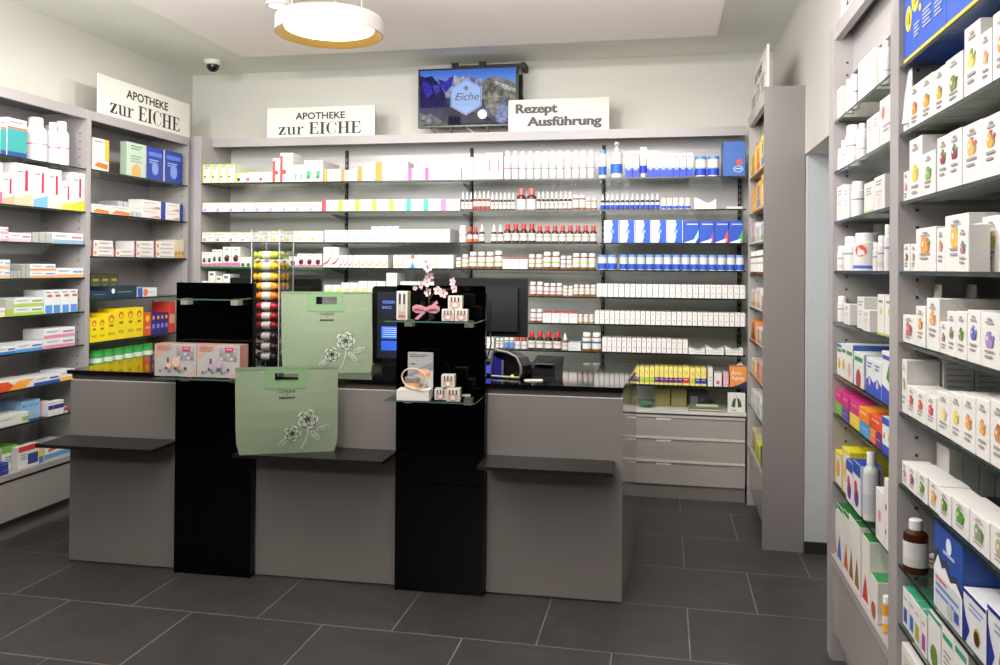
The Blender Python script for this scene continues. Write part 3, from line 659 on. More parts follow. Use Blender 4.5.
# ---- left rack
def bx(base, *d, side='', top=''): return f'{base}|{side}|{top}|'+';'.join(d)
TEAL = bx('eef2f0', 'r 0 .12 1 .72 3a9a98', 'r 0 .72 1 .78 e07050', 'r 0 0 1 .12 2a4a8a', 't .1 .9 .8 1 999')
def rv(colr): return bx('f6f2ee', f'p {colr} 0 0 1 0 1 .3 0 .18', 'r .55 .35 .72 .85 b82a4a', 't .1 .8 .45 1 999')
def lay(c1, c2): return bx('f0f2f4', f'r 0 0 1 .35 {c1}', f'r .6 .5 .95 .7 {c2}', 't .08 .72 .5 2 7a8aa0')
LN = [
 [(0, 6.4, 119, 1, TEAL, 'teal and white carton at the edge'), (6.6, 26.5, 119, 1, TEAL, 'large teal and white carton'),
  (26.5, 43.6, 118, 1, ('screw', 'f4f2f2', 'f4f2f0', [(.5, 'f4f2f2'), (.56, 'd89aa0'), (1, 'f4f2f2')], (.08, .66)), 'first white screw-lid bottle'),
  (44, 53, 122, 1, ('screw', 'f4f2f2', 'f4f2f0', [(.5, 'f4f2f2'), (.56, 'd89aa0'), (1, 'f4f2f2')], (.08, .66)), 'second white screw-lid bottle'),
  (53, 64.5, 121.5, 1, ('screw', 'f4f2f2', 'f4f2f0', [(.5, 'f4f2f2'), (.56, 'd89aa0'), (1, 'f4f2f2')], (.08, .66)), 'third white screw-lid bottle'),
  (64.5, 71, 126, 1, ('screw', 'f4f2f2', 'f4f2f0', [(.5, 'f4f2f2'), (.56, 'd89aa0'), (1, 'f4f2f2')], (.08, .66)), 'fourth white screw-lid bottle'),
  (71, 83, 126.5, 1, ('screw', 'f4f2f2', 'f4f2f0', [(.5, 'f4f2f2'), (.56, 'd89aa0'), (1, 'f4f2f2')], (.08, .66)), 'fifth white screw-lid bottle')],
 [(-8, 2.4, 162, 1, rv('e86a90'), 'pink-footed white carton'), (2.4, 15, 174, 1, rv('f0b090'), 'short peach-footed carton'), (15, 33, 163.8, 1, rv('f0c0a0'), 'big peach-footed carton'), (33, 47.8, 166.5, 1, rv('7ab0e8'), 'blue-footed white carton'),
  (48, 61.6, 169.5, 1, rv('f4d8c0'), 'pale-footed white carton'), (61.8, 72, 181.8, 1, rv('f0d050'), 'short yellow-footed carton'), (72, 84.5, 172.8, 1, rv('f0c83a'), 'tall yellow-footed carton')],
 [(0, 8.4, 227, 1, lay('e8b8d0', 'c05a8a'), 'pink-striped flat carton', {'st': 2}), (8.4, 31, 233, 1, lay('f0d8e0', 'c07090'), 'long pinkish flat carton'),
  (31.7, 51.7, 233, 3, bx('b9bcb8', 'r 0 0 .08 1 888'), 'grey carton end'), (52.6, 83.3, 233, 1, lay('a8c8e8', 'd8a0a8'), 'long light blue flat carton')],
 [(-4, 10, 259.7, 1, lay('d8b890', '7ab0d8'), 'tan and white carton', {'st': 2}), (10.5, 21, 271, 3, bx('b5b6b2', 'r 0 0 .1 1 888'), 'small grey carton end'),
  (21, 30, 264.5, 2, bx('b5b6b2', 'r 0 0 .1 1 888'), 'grey carton end'), (30, 55.6, 264, 1, lay('f0a068', '5a90c8'), 'orange-striped flat carton', {'st': 2}), (56, 83.4, 268, 1, lay('e8b078', '5aa0d8'), 'long carton with orange stripe')],
 [(0, 5.6, 308, 1, lay('f0d890', 'f0b050'), 'small yellowish carton'), (6, 14, 300, 2, bx('c5cdb8', 'r 0 0 1 .4 a8c050'), 'green-grey carton end'), (14, 43.6, 297.6, 1, lay('a8cc50', '8a9a70'), 'white carton with green streak', {'st': 2}),
  (44.2, 77.6, 289.8, 4, bx('eef0f4', 'r .1 0 .9 .35 5a90d8', 'r .3 .7 .9 .8 c05a5a', 't .1 .9 .7 1 999'), 'upright carton with blue square')],
 [(-5, 15.6, 347, 1, lay('3a78c8', '2a5aa0'), 'blue and white flat carton'), (15.6, 42.7, 342.5, 1, lay('5a98d8', '3a70b0'), 'long sky-blue flat carton'), (43.6, 75, 328, 1, lay('d88aa8', 'a8a0b8'), 'pink-striped long carton', {'st': 2})],
 [(-6, 33.7, 380, 1, bx('f0ece4', 'p d8502a 0 0 .6 0 .35 .9 0 .9', 'p f0a040 .35 0 .75 0 1 .8 .6 .9', 't .35 .75 .8 1 fff'), 'orange and red gel carton'), (34, 60, 375, 1, lay('2f50a8', '2f50a8'), 'white carton with dark blue edge'), (60, 76, 369.5, 1, lay('f0b838', 'c8a070'), 'white carton with yellow edge')],
 [(-6, 28.6, 415, 1, bx('e8eae0', 't .1 .7 .6 2 8a9a8a', 'r .8 .2 1 .6 9ac89a'), 'long white flat carton'), (15.6, 40, 401, 3, bx('8ab4dc', 'r .15 .1 .85 .5 a8ccea', 't .1 .8 .9 2 4a78b0'), 'pale blue upright carton', {'y': .06}),
  (40, 48, 401, 1, bx('e8b0a8', 't .1 .8 .9 2 b07070'), 'salmon upright carton', {'y': .06}), (48, 63.8, 401, 3, bx('efeff2', 'r 0 .45 1 .75 3a2a78', 't .1 .9 .8 1 999'), 'white carton with purple band'), (64, 68, 407, 1, bx('d8d8d8', 'r 0 .4 1 1 a83030'), 'tiny red-topped carton')],
 [(-7, 9, 464, 2, bx('2a3a90', 't .1 .7 .9 1 eee'), 'low dark blue carton', {'st': 2}), (1.5, 17.4, 446, 1, bx('ecefe8', 'r 0 .72 1 1 7ab83a', 't .2 .55 .8 3 6a7a6a', side='d8dcd4', top='7ab83a'), 'green-topped white carton', {'y': .08}), (18, 39, 445, 1, bx('f0ecea', 'r 0 .75 1 1 c83a30', 'r .45 .1 .95 .6 3a4a90', 't .1 .6 .4 3 999'), 'red-topped white carton', {'y': .03}),
  (39, 43.5, 450, 1, bx('e8c840', 'r 0 0 1 .5 3a80b0'), 'narrow yellow and blue carton', {'y': .03}), (44, 70, 441, 2, bx('eef0f2', 'r 0 0 1 .3 5a90b8', 'p c85a3a .3 .4 .9 .5 .8 .7 .3 .6'), 'white carton with blue foot', {'y': .06})]]
NUM = 'one two three four five six seven eight nine ten'.split()
for i, its in enumerate(LN): row('L', XL, ZLN[i], 'left near rack shelf '+NUM[i], its, bay=('L', 0))
PL1 = bx('f2efec', 'r .0 0 .1 1 8a4a5a', 'd .2 .45 .06 d8a030', 't .35 .7 .9 2 8a6a70', 'r .3 .12 .95 .2 c8a0a8')
BOOK = bx('2a3f9a', 'r .1 .72 .9 .85 5a7ad0', 't .15 .6 .7 2 b8c8f0', 'd .5 .35 .2 7a98d8 1.2', side='eeece8')
YEL = bx('f0d818', 'd .5 .78 .28 d8602a', 'd .5 .75 .16 f0d818', 'r .3 .5 .7 .58 8a7010', 'r .2 .2 .8 .3 c8b010')
LF = [
 [(92.3, 109, 138.8, 1, bx('f2efe6', 'r .75 .3 1 1 f0b838', 'p e8702a .1 .12 .9 .05 .95 .22 .3 .25', 't .1 .9 .6 1 999', side='e0dcd0'), 'white and orange carton', {'d': .05}),
  (126.3, 145.5, 143.3, 1, bx('c8dcc8', 't .2 .9 .8 2 6a8a70', 't .2 .6 .8 3 9ab8a0', 'd .5 .15 .25 e0a860', side='b0c8b0'), 'pale green booklet carton', {'d': .05}),
  (146.5, 163.5, 147.8, 1, BOOK, 'royal blue carton', {'d': .05}), (164.8, 182.5, 151.7, 1, BOOK, 'royal blue carton', {'d': .05})],
 [(91.5, 109.8, 204.5, 1, bx('f2f0ea', 'p e8803a .05 .1 .95 0 .95 .35 .3 .5', 't .1 .8 .8 1 999'), 'flat orange-streaked carton'), (110, 131, 206.5, 1, bx('f2f0ea', 'p e8803a .05 .1 .95 0 .95 .35 .3 .5', 't .1 .8 .8 1 999'), 'flat orange-streaked carton'),
  (117, 140, 202, 4, bx('d0d2d4', 'r 0 0 .1 1 999'), 'pale grey carton end', {'y': .12}), (132, 141, 212, 2, bx('d0d2d4', 'r 0 0 .1 1 999'), 'low grey carton end'), (141.5, 165.5, 200.7, 1, bx('f2f0ee', 'r .8 0 1 1 2a3f9a', 'p e07a3a .3 .1 .8 .1 .7 .35', 't .1 .7 .6 1 99a'), 'white carton with blue end', {'st': 2}), (166, 183, 203.5, 1, bx('f2f0ee', 'r .8 0 1 1 2a3f9a', 'p e07a3a .3 .1 .8 .1 .7 .35', 't .1 .7 .6 1 99a'), 'second white carton with blue end', {'st': 2})],
 [(90.8, 113, 240.5, 1, PL1, 'white carton with plum end', {'st': 2}), (113.3, 133.5, 249, 1, PL1, 'single white carton with plum end'), (134, 153, 241.5, 1, PL1, 'right white carton with plum end', {'st': 2}), (153.5, 174, 241.5, 1, PL1, 'far white carton with plum end', {'st': 2}), (174.3, 184.5, 240, 3, bx('e2d6b8', 'r 0 0 1 .4 d0a860', 'd .5 .25 .2 6a3a4a'), 'tan carton end')],
 [(91, 118, 274, 3, bx('5a5a30', 'd .5 .4 .3 8a8a48', 'r .2 .7 .8 .8 b0a868'), 'olive-green picture carton', {'y': .15}), (90.5, 108.5, 291.5, 1, bx('22384a', 't .2 .6 .8 1 a8b8c0'), 'low dark teal carton'), (108.7, 137, 285.8, 1, bx('22384a', 't .3 .5 .8 1 b8c8d0', 'd .15 .6 .06 eee'), 'long dark teal carton'), (137.5, 157, 287.7, 1, bx('eef0f4', 'r 0 0 .25 1 3a58b8', 'd .4 .5 .12 e87a3a', 't .5 .5 .9 1 58a'), 'white and blue carton')],
 [(90, 106, 318, 2, YEL, 'lowest yellow carton'), (106, 116, 313, 1, YEL, 'yellow carton with smaller print'), (116.5, 143, 308, 3, YEL, 'tall yellow carton'), (143.5, 151, 312.6, 1, bx('d85a28', 'd .5 .75 .28 f0c020', 'r .2 .3 .8 .4 f0c898'), 'orange-red carton'), (151.3, 168.5, 313, 4, bx('2f2a78', 'd .5 .8 .28 f0a020', 'r .2 .3 .8 .5 8a88c8'), 'purple carton with yellow emblem'), (168.8, 175, 302, 1, bx('c83a28', 'r .1 .3 .9 .6 e8b0a0'), 'tall red carton'),
  (163, 169, 304.5, 1, ('jar', 'e8e4e0', 'f0eeea'), 'white-lidded jar behind purple cartons', {'y': .1})],
 [(89.5, 150, 350.5, 6, ('tin', 'dfe8d8', '2f8a3a', [(.4, '2f9a3a'), (.7, 'e8f0e0'), (1, '3aa04a')], (.02, .84)), 'green and white tin'), (150.5, 168, 352, 2, bx('d86a28', 'r .1 .3 .9 .6 f0b050'), 'orange low carton')]]
for i, its in enumerate(LF): row('L', XL, ZLF[i], 'left far rack shelf '+NUM[i], its, bay=('L', 1))

# ---- right rack, far bay
def slb(c1='b8b4b4', c2='e8d0d0'): return bx('f4f1ee', f't .2 .85 .8 2 {c1}', f't .2 .55 .8 2 {c2}', f'd .5 .25 .12 {c2}')
WJ = ('jar', 'f4f3f1', 'f3f2f0', [(.6, 'f2f0ee'), (.68, '9aa0c8'), (1, 'f4f2f0')], (.1, .72))
WJP = ('jar', 'f4f3f1', 'f3f2f0', [(.25, 'e8d8d0'), (.6, 'f2f0ee'), (.68, 'c89aa0'), (1, 'f4f2f0')], (.1, .72))
WB = ('tall', 'f4f3f1', 'f3f2f0', [(.4, 'f2f0ee'), (.46, 'a8a8b0'), (1, 'f4f2f0')])
def fruit(c1, c2='6a8a3a', y=.45):
    sh = '#'+''.join('%02x' % int(int(c1[i:i+2], 16)*.8) for i in (0, 2, 4)); sh = sh[1:]
    return bx('f5f2ef', f'p {c2} .3 {y+.08} .42 {y+.17} .6 {y+.15} .55 {y+.05}', f'd .40 {y} .15 {c1} 1.15', f'd .60 {y-.02} .13 {sh}', f'd .52 {y-.05} .10 {c1}', f'd .37 {y+.03} .05 f2dcc0', f'p {c2} .58 {y+.03} .72 {y+.11} .78 {y+.06} .66 {y+.0}', 't .38 .88 .62 1 b5a8a0', 't .28 .82 .72 1 c5bcb6', f't .25 {max(.17, y-.2):.2f} .75 2 b0a8a4', side='eae6e2')
RF = [
 [(834, 841.5, 89.5, 1, bx('f2e4de', 't .2 .7 .8 2 c8a8a0'), 'pinkish carton'), (842, 848, 86, 1, WJ, 'leftmost white supplement jar'), (848, 853, 80, 1, WJ, 'second white supplement jar'), (853, 858.5, 75, 1, WJ, 'third white supplement jar'), (858.5, 874.5, 56, 2, bx('f2efe8', 't .2 .8 .8 3 b8b890', 'r .1 .3 .9 .36 d8e0a0'), 'tall white carton'), (874.8, 890, 50, 2, WB, 'white bottle at the right post')],
 [(839, 843.5, 149.5, 1, WJ, 'small white jar at far end'), (843.5, 849.5, 141, 1, WJ, 'second small white jar'), (849.5, 859.5, 126, 1, WJP, 'large white jar'), (859.5, 866.5, 124, 1, WB, 'white bottle beside large jar'), (866.5, 879, 116, 2, bx('f0ebe8', 't .2 .85 .8 3 b0a8b0'), 'white carton'), (879, 891, 97, 1, bx('f2e8e6', 'd .3 .7 .15 d07a70', 't .3 .4 .9 2 b8b0b0'), 'pink-dotted white carton')],
 [(837, 843.5, 186, 1, slb(), 'far white carton'), (843.5, 847.5, 186, 1, slb(), 'narrow white carton'), (847.5, 855.5, 190, 1, WJ, 'short white jar'), (855.5, 864, 182, 1, WJ, 'tall white jar'), (864, 873.5, 182.5, 1, bx('f2f0ea', 't .2 .8 .8 3 a8a8a8', 'r 0 0 1 .08 b8d080'), 'green-footed white carton'), (873.5, 884, 176, 1, slb('b0a8b0'), 'larger white carton'), (884, 892, 174, 1, ('tall', 'f4f3f1', 'f3f2f0', [(.12, '4a6ac8'), (1, 'f4f2f0')]), 'white bottle with blue foot')],
 [(833.8, 839.5, 247, 1, WJP, 'small peach-labelled jar'), (839.5, 848.5, 243, 1, WJP, 'second peach-labelled jar'), (848.5, 859.5, 237, 1, WJ, 'blue-footed white jar'), (859.5, 875, 233.5, 1, ('jar', 'f4f3f1', 'f3f2f0', [(.12, '4a6ac8'), (.5, 'f2f0ee'), (1, 'f4f2f0')], (.06, .74)), 'big white jar with red dot sticker'), (863, 877, 221.5, 1, ('jar', 'f2f1ef', 'f3f2f0', [(.6, 'f2f0ee'), (1, 'f4f2f0')]), 'largest white jar at the back', {'y': .085, 'k_': 1.35}), (875, 880.5, 243, 1, WJ, 'narrow white jar'), (880.5, 886.5, 236, 1, WJP, 'white jar near the post'), (886.5, 892, 225, 1, WJ, 'tallest white jar near the post')],
 [(838, 844, 296, 1, WJ, 'dark-lettered white jar'), (844, 850, 304, 1, slb(), 'low white carton'), (850, 857, 299, 1, WB, 'white bottle'), (857, 864, 297, 1, slb('a8a8a8', 'd8d8e0'), 'upright white carton'), (862, 869, 310, 1, slb(), 'shorter white carton', {'y': .0}), (869.5, 877.5, 294, 1, bx('f3f0ea', 'r .2 .8 .8 .86 7a8a7a', 'd .6 .3 .2 d8b8a0', 'r 0 0 1 .06 a8c860'), 'white carton with green foot'), (877.5, 891.5, 295, 2, bx('f3f0ea', 'r .2 .8 .8 .86 7a8a7a', 'd .6 .6 .15 b8c870', 'r 0 0 1 .06 a8c860'), 'wide white carton with green foot')],
 [(836.8, 841.5, 344, 1, bx('eef2ee', 'r .1 .75 .9 .85 3a8a4a', 'd .5 .4 .25 e0b040', 'r 0 .9 1 1 3a5ab0', side='4a6ac0'), 'far carton with yellow fruit'), (841.5, 846.5, 344, 1, bx('eef2ee', 'r .1 .75 .9 .85 3a8a4a', 'd .5 .4 .25 e0b040', side='4a6ac0'), 'second carton with yellow fruit'), (846.5, 853, 344, 1, bx('eef2ee', 'r .1 .7 .9 .8 3a8a4a', 'd .5 .3 .25 e0a8a0', side='4a6ac0'), 'carton with green heading'), (853.5, 863.5, 353, 1, bx('eef2ee', 'r .1 .75 .9 .88 3a8a4a', 'd .5 .22 .25 b03a4a', side='b4c0e0'), 'carton with red berries'), (866, 881.5, 359.5, 2, bx('eef2f6', 'p 2f50b8 0 0 1 0 1 .35 .5 .5 0 .35', 'd .5 .35 .14 e8b8d0', 't .2 .85 .8 2 5a6a9a', side='b8c4e4'), 'white and blue carton'), (882, 891.5, 352, 1, bx('f0f2f4', 'p 2f50b8 0 0 1 0 1 .25 0 .35', 'p 3a8a3a .5 .5 .8 .8 .9 .4', 'r .1 .85 .9 .93 2f50b8', side='3a58b8'), 'large carton with green leaf')],
 [(833.3, 841.5, 394, 1, bx('c82a78', 'r .2 .6 .8 .75 e88ab8', side='a82060', top='d83a88'), 'magenta box', {'up': .0475, 'h': .045, 'd': .28}), (841.7, 848.8, 394, 1, bx('c82a78', 'r .2 .6 .8 .75 e88ab8', side='a82060', top='d83a88'), 'magenta box', {'up': .0475, 'h': .045, 'd': .28}), (849, 858.6, 394, 1, bx('c82a78', 'r .2 .6 .8 .75 e88ab8', side='a82060', top='d83a88'), 'magenta box', {'up': .0475, 'h': .045, 'd': .28}),
  (859, 869, 407, 1, bx('e8822a', 'r .2 .6 .8 .75 f8c890', top='f09a3a'), 'orange box', {'up': .0475, 'h': .045, 'd': .28}), (869.2, 881.5, 412, 1, bx('d84a28', 'r .2 .6 .8 .75 f0a890', top='e05a30'), 'red-orange box', {'up': .0475, 'h': .045, 'd': .28}),
  (833.3, 841.5, 410, 1, bx('7ab83a', 't .2 .6 .8 1 eef'), 'green lower box', {'h': .045, 'd': .28}), (841.7, 848.8, 410, 1, bx('5a4a98', 't .2 .6 .8 1 eef'), 'purple lower box', {'h': .045, 'd': .28}), (849, 858.6, 410, 1, bx('e8c838', 't .2 .6 .8 1 eef'), 'yellow lower box', {'h': .045, 'd': .28}), (859, 869, 410, 1, bx('4a98d0', 't .2 .6 .8 1 eef'), 'blue lower box', {'h': .045, 'd': .28}), (869.2, 875.4, 410, 1, bx('e87a2a', 't .2 .6 .8 1 eef'), 'orange lower box', {'h': .045, 'd': .28}), (875.5, 881.5, 410, 1, bx('6a2a7a', 't .2 .6 .8 1 eef'), 'violet lower box', {'h': .045, 'd': .28}),
  (882, 891.5, 418.5, 2, bx('eef2f6', 'r 0 0 1 .25 2f50b8', 'r 0 .8 1 1 2f50b8', 'd .5 .5 .2 e8a03a', side='2f50b8'), 'blue and white carton')],
 [(862.5, 879.5, 452, 1, ('std', 'd8dade', 'e8e8e8', [(.5, 'c8ccd0'), (1, 'd8dadc')], (.1, .68)), 'silver-white round bottle', {'k_': .95, 'y': .0}), (833.8, 841, 451, 1, bx('f0efe6', 'r 0 .9 1 1 e8d820', 'd .5 .5 .3 e8a050', 'r 0 0 .1 1 e8d820', side='d8c830', top='e8d820'), 'yellow-topped carton', {'d': .25}), (842.3, 849.5, 449, 1, bx('f0efe6', 'r 0 .9 1 1 e8d820', 'd .5 .5 .3 e8b860', 'r 0 0 .1 1 e8d820', side='d8c830', top='e8d820'), 'taller yellow-topped carton', {'d': .28}), (846, 852.5, 461, 1, bx('eeeef2', 'r 0 .75 1 1 2f50a8', 'd .5 .3 .3 6a3a7a', 'd .4 .5 .2 c83a4a', side='c4cce0', top='2f50a8'), 'blue-topped berry carton', {'y': .0, 'd': .07}), (853, 861, 463, 1, bx('eeeef2', 'r 0 .75 1 1 2f50a8', 'd .5 .3 .3 6a3a7a', 'd .4 .5 .2 c83a4a', side='c4cce0', top='2f50a8'), 'blue-topped berry carton', {'y': .0, 'd': .07}),
  (876, 884, 490, 1, bx('f2eeec', 'd .5 .5 .2 d88a9a', side='e8dcd8'), 'small white and pink carton', {'y': .0}), (884.2, 891, 480, 1, bx('f2eeec', 'd .5 .6 .25 c84a5a', 'd .5 .25 .2 8a5a7a', side='c86a7a'), 'white carton with red fruit', {'y': .0})],
 [(831.5, 836.5, 502.5, 1, bx('f2efe8', 'p d8482a .1 .05 .9 .05 .5 .5', 'r .0 .93 1 1 2a7a3a', top='2a7a3a'), 'far green-topped tea carton', {'d': .2}), (836.8, 842.5, 506, 1, bx('f2efe8', 'p 3a6ac8 .1 .05 .9 .05 .5 .5', 'r .0 .93 1 1 2a7a3a', top='2a7a3a'), 'second green-topped tea carton', {'d': .2}), (842.8, 848.3, 512, 1, bx('f2efe8', 'p c85a2a .1 .05 .9 .05 .5 .5', 'r .0 .93 1 1 2a7a3a', top='2a7a3a'), 'third green-topped tea carton', {'d': .2}), (848.6, 860, 520, 2, bx('f2efe8', 'p a83a2a .1 .05 .9 .05 .5 .5', 'p 5a8a3a .3 .1 .7 .1 .5 .4', top='2a7a3a'), 'large green-topped tea carton', {'d': .2}),
  (861.5, 869, 537, 1, bx('f2efe8', 'p c83a2a .1 .05 .9 .05 .5 .45', top='2a7a3a'), 'right large tea carton', {'d': .2}), (870, 877.5, 577, 1, bx('f2efe8', 'd .5 .2 .3 a85a3a', top='2f8a4a', side='eceae4'), 'short green-topped tea carton', {'d': .15}), (878, 884, 592, 1, ('jar', 'e89a2a', 'f4f2ee', [(.3, 'e8a83a'), (.6, 'f4f0e8'), (1, 'e89a2a')], (.05, .76)), 'orange jar with white lid'), (884, 889.5, 596, 1, ('jar', 'e89a2a', 'f4f2ee', [(.3, 'e8a83a'), (.6, 'f4f0e8'), (1, 'e89a2a')], (.05, .76)), 'orange jar with white lid')]]
for i, its in enumerate(RF): row('R', XR, ZR[i], 'right far bay shelf '+NUM[i], its, bay=('R', 0))
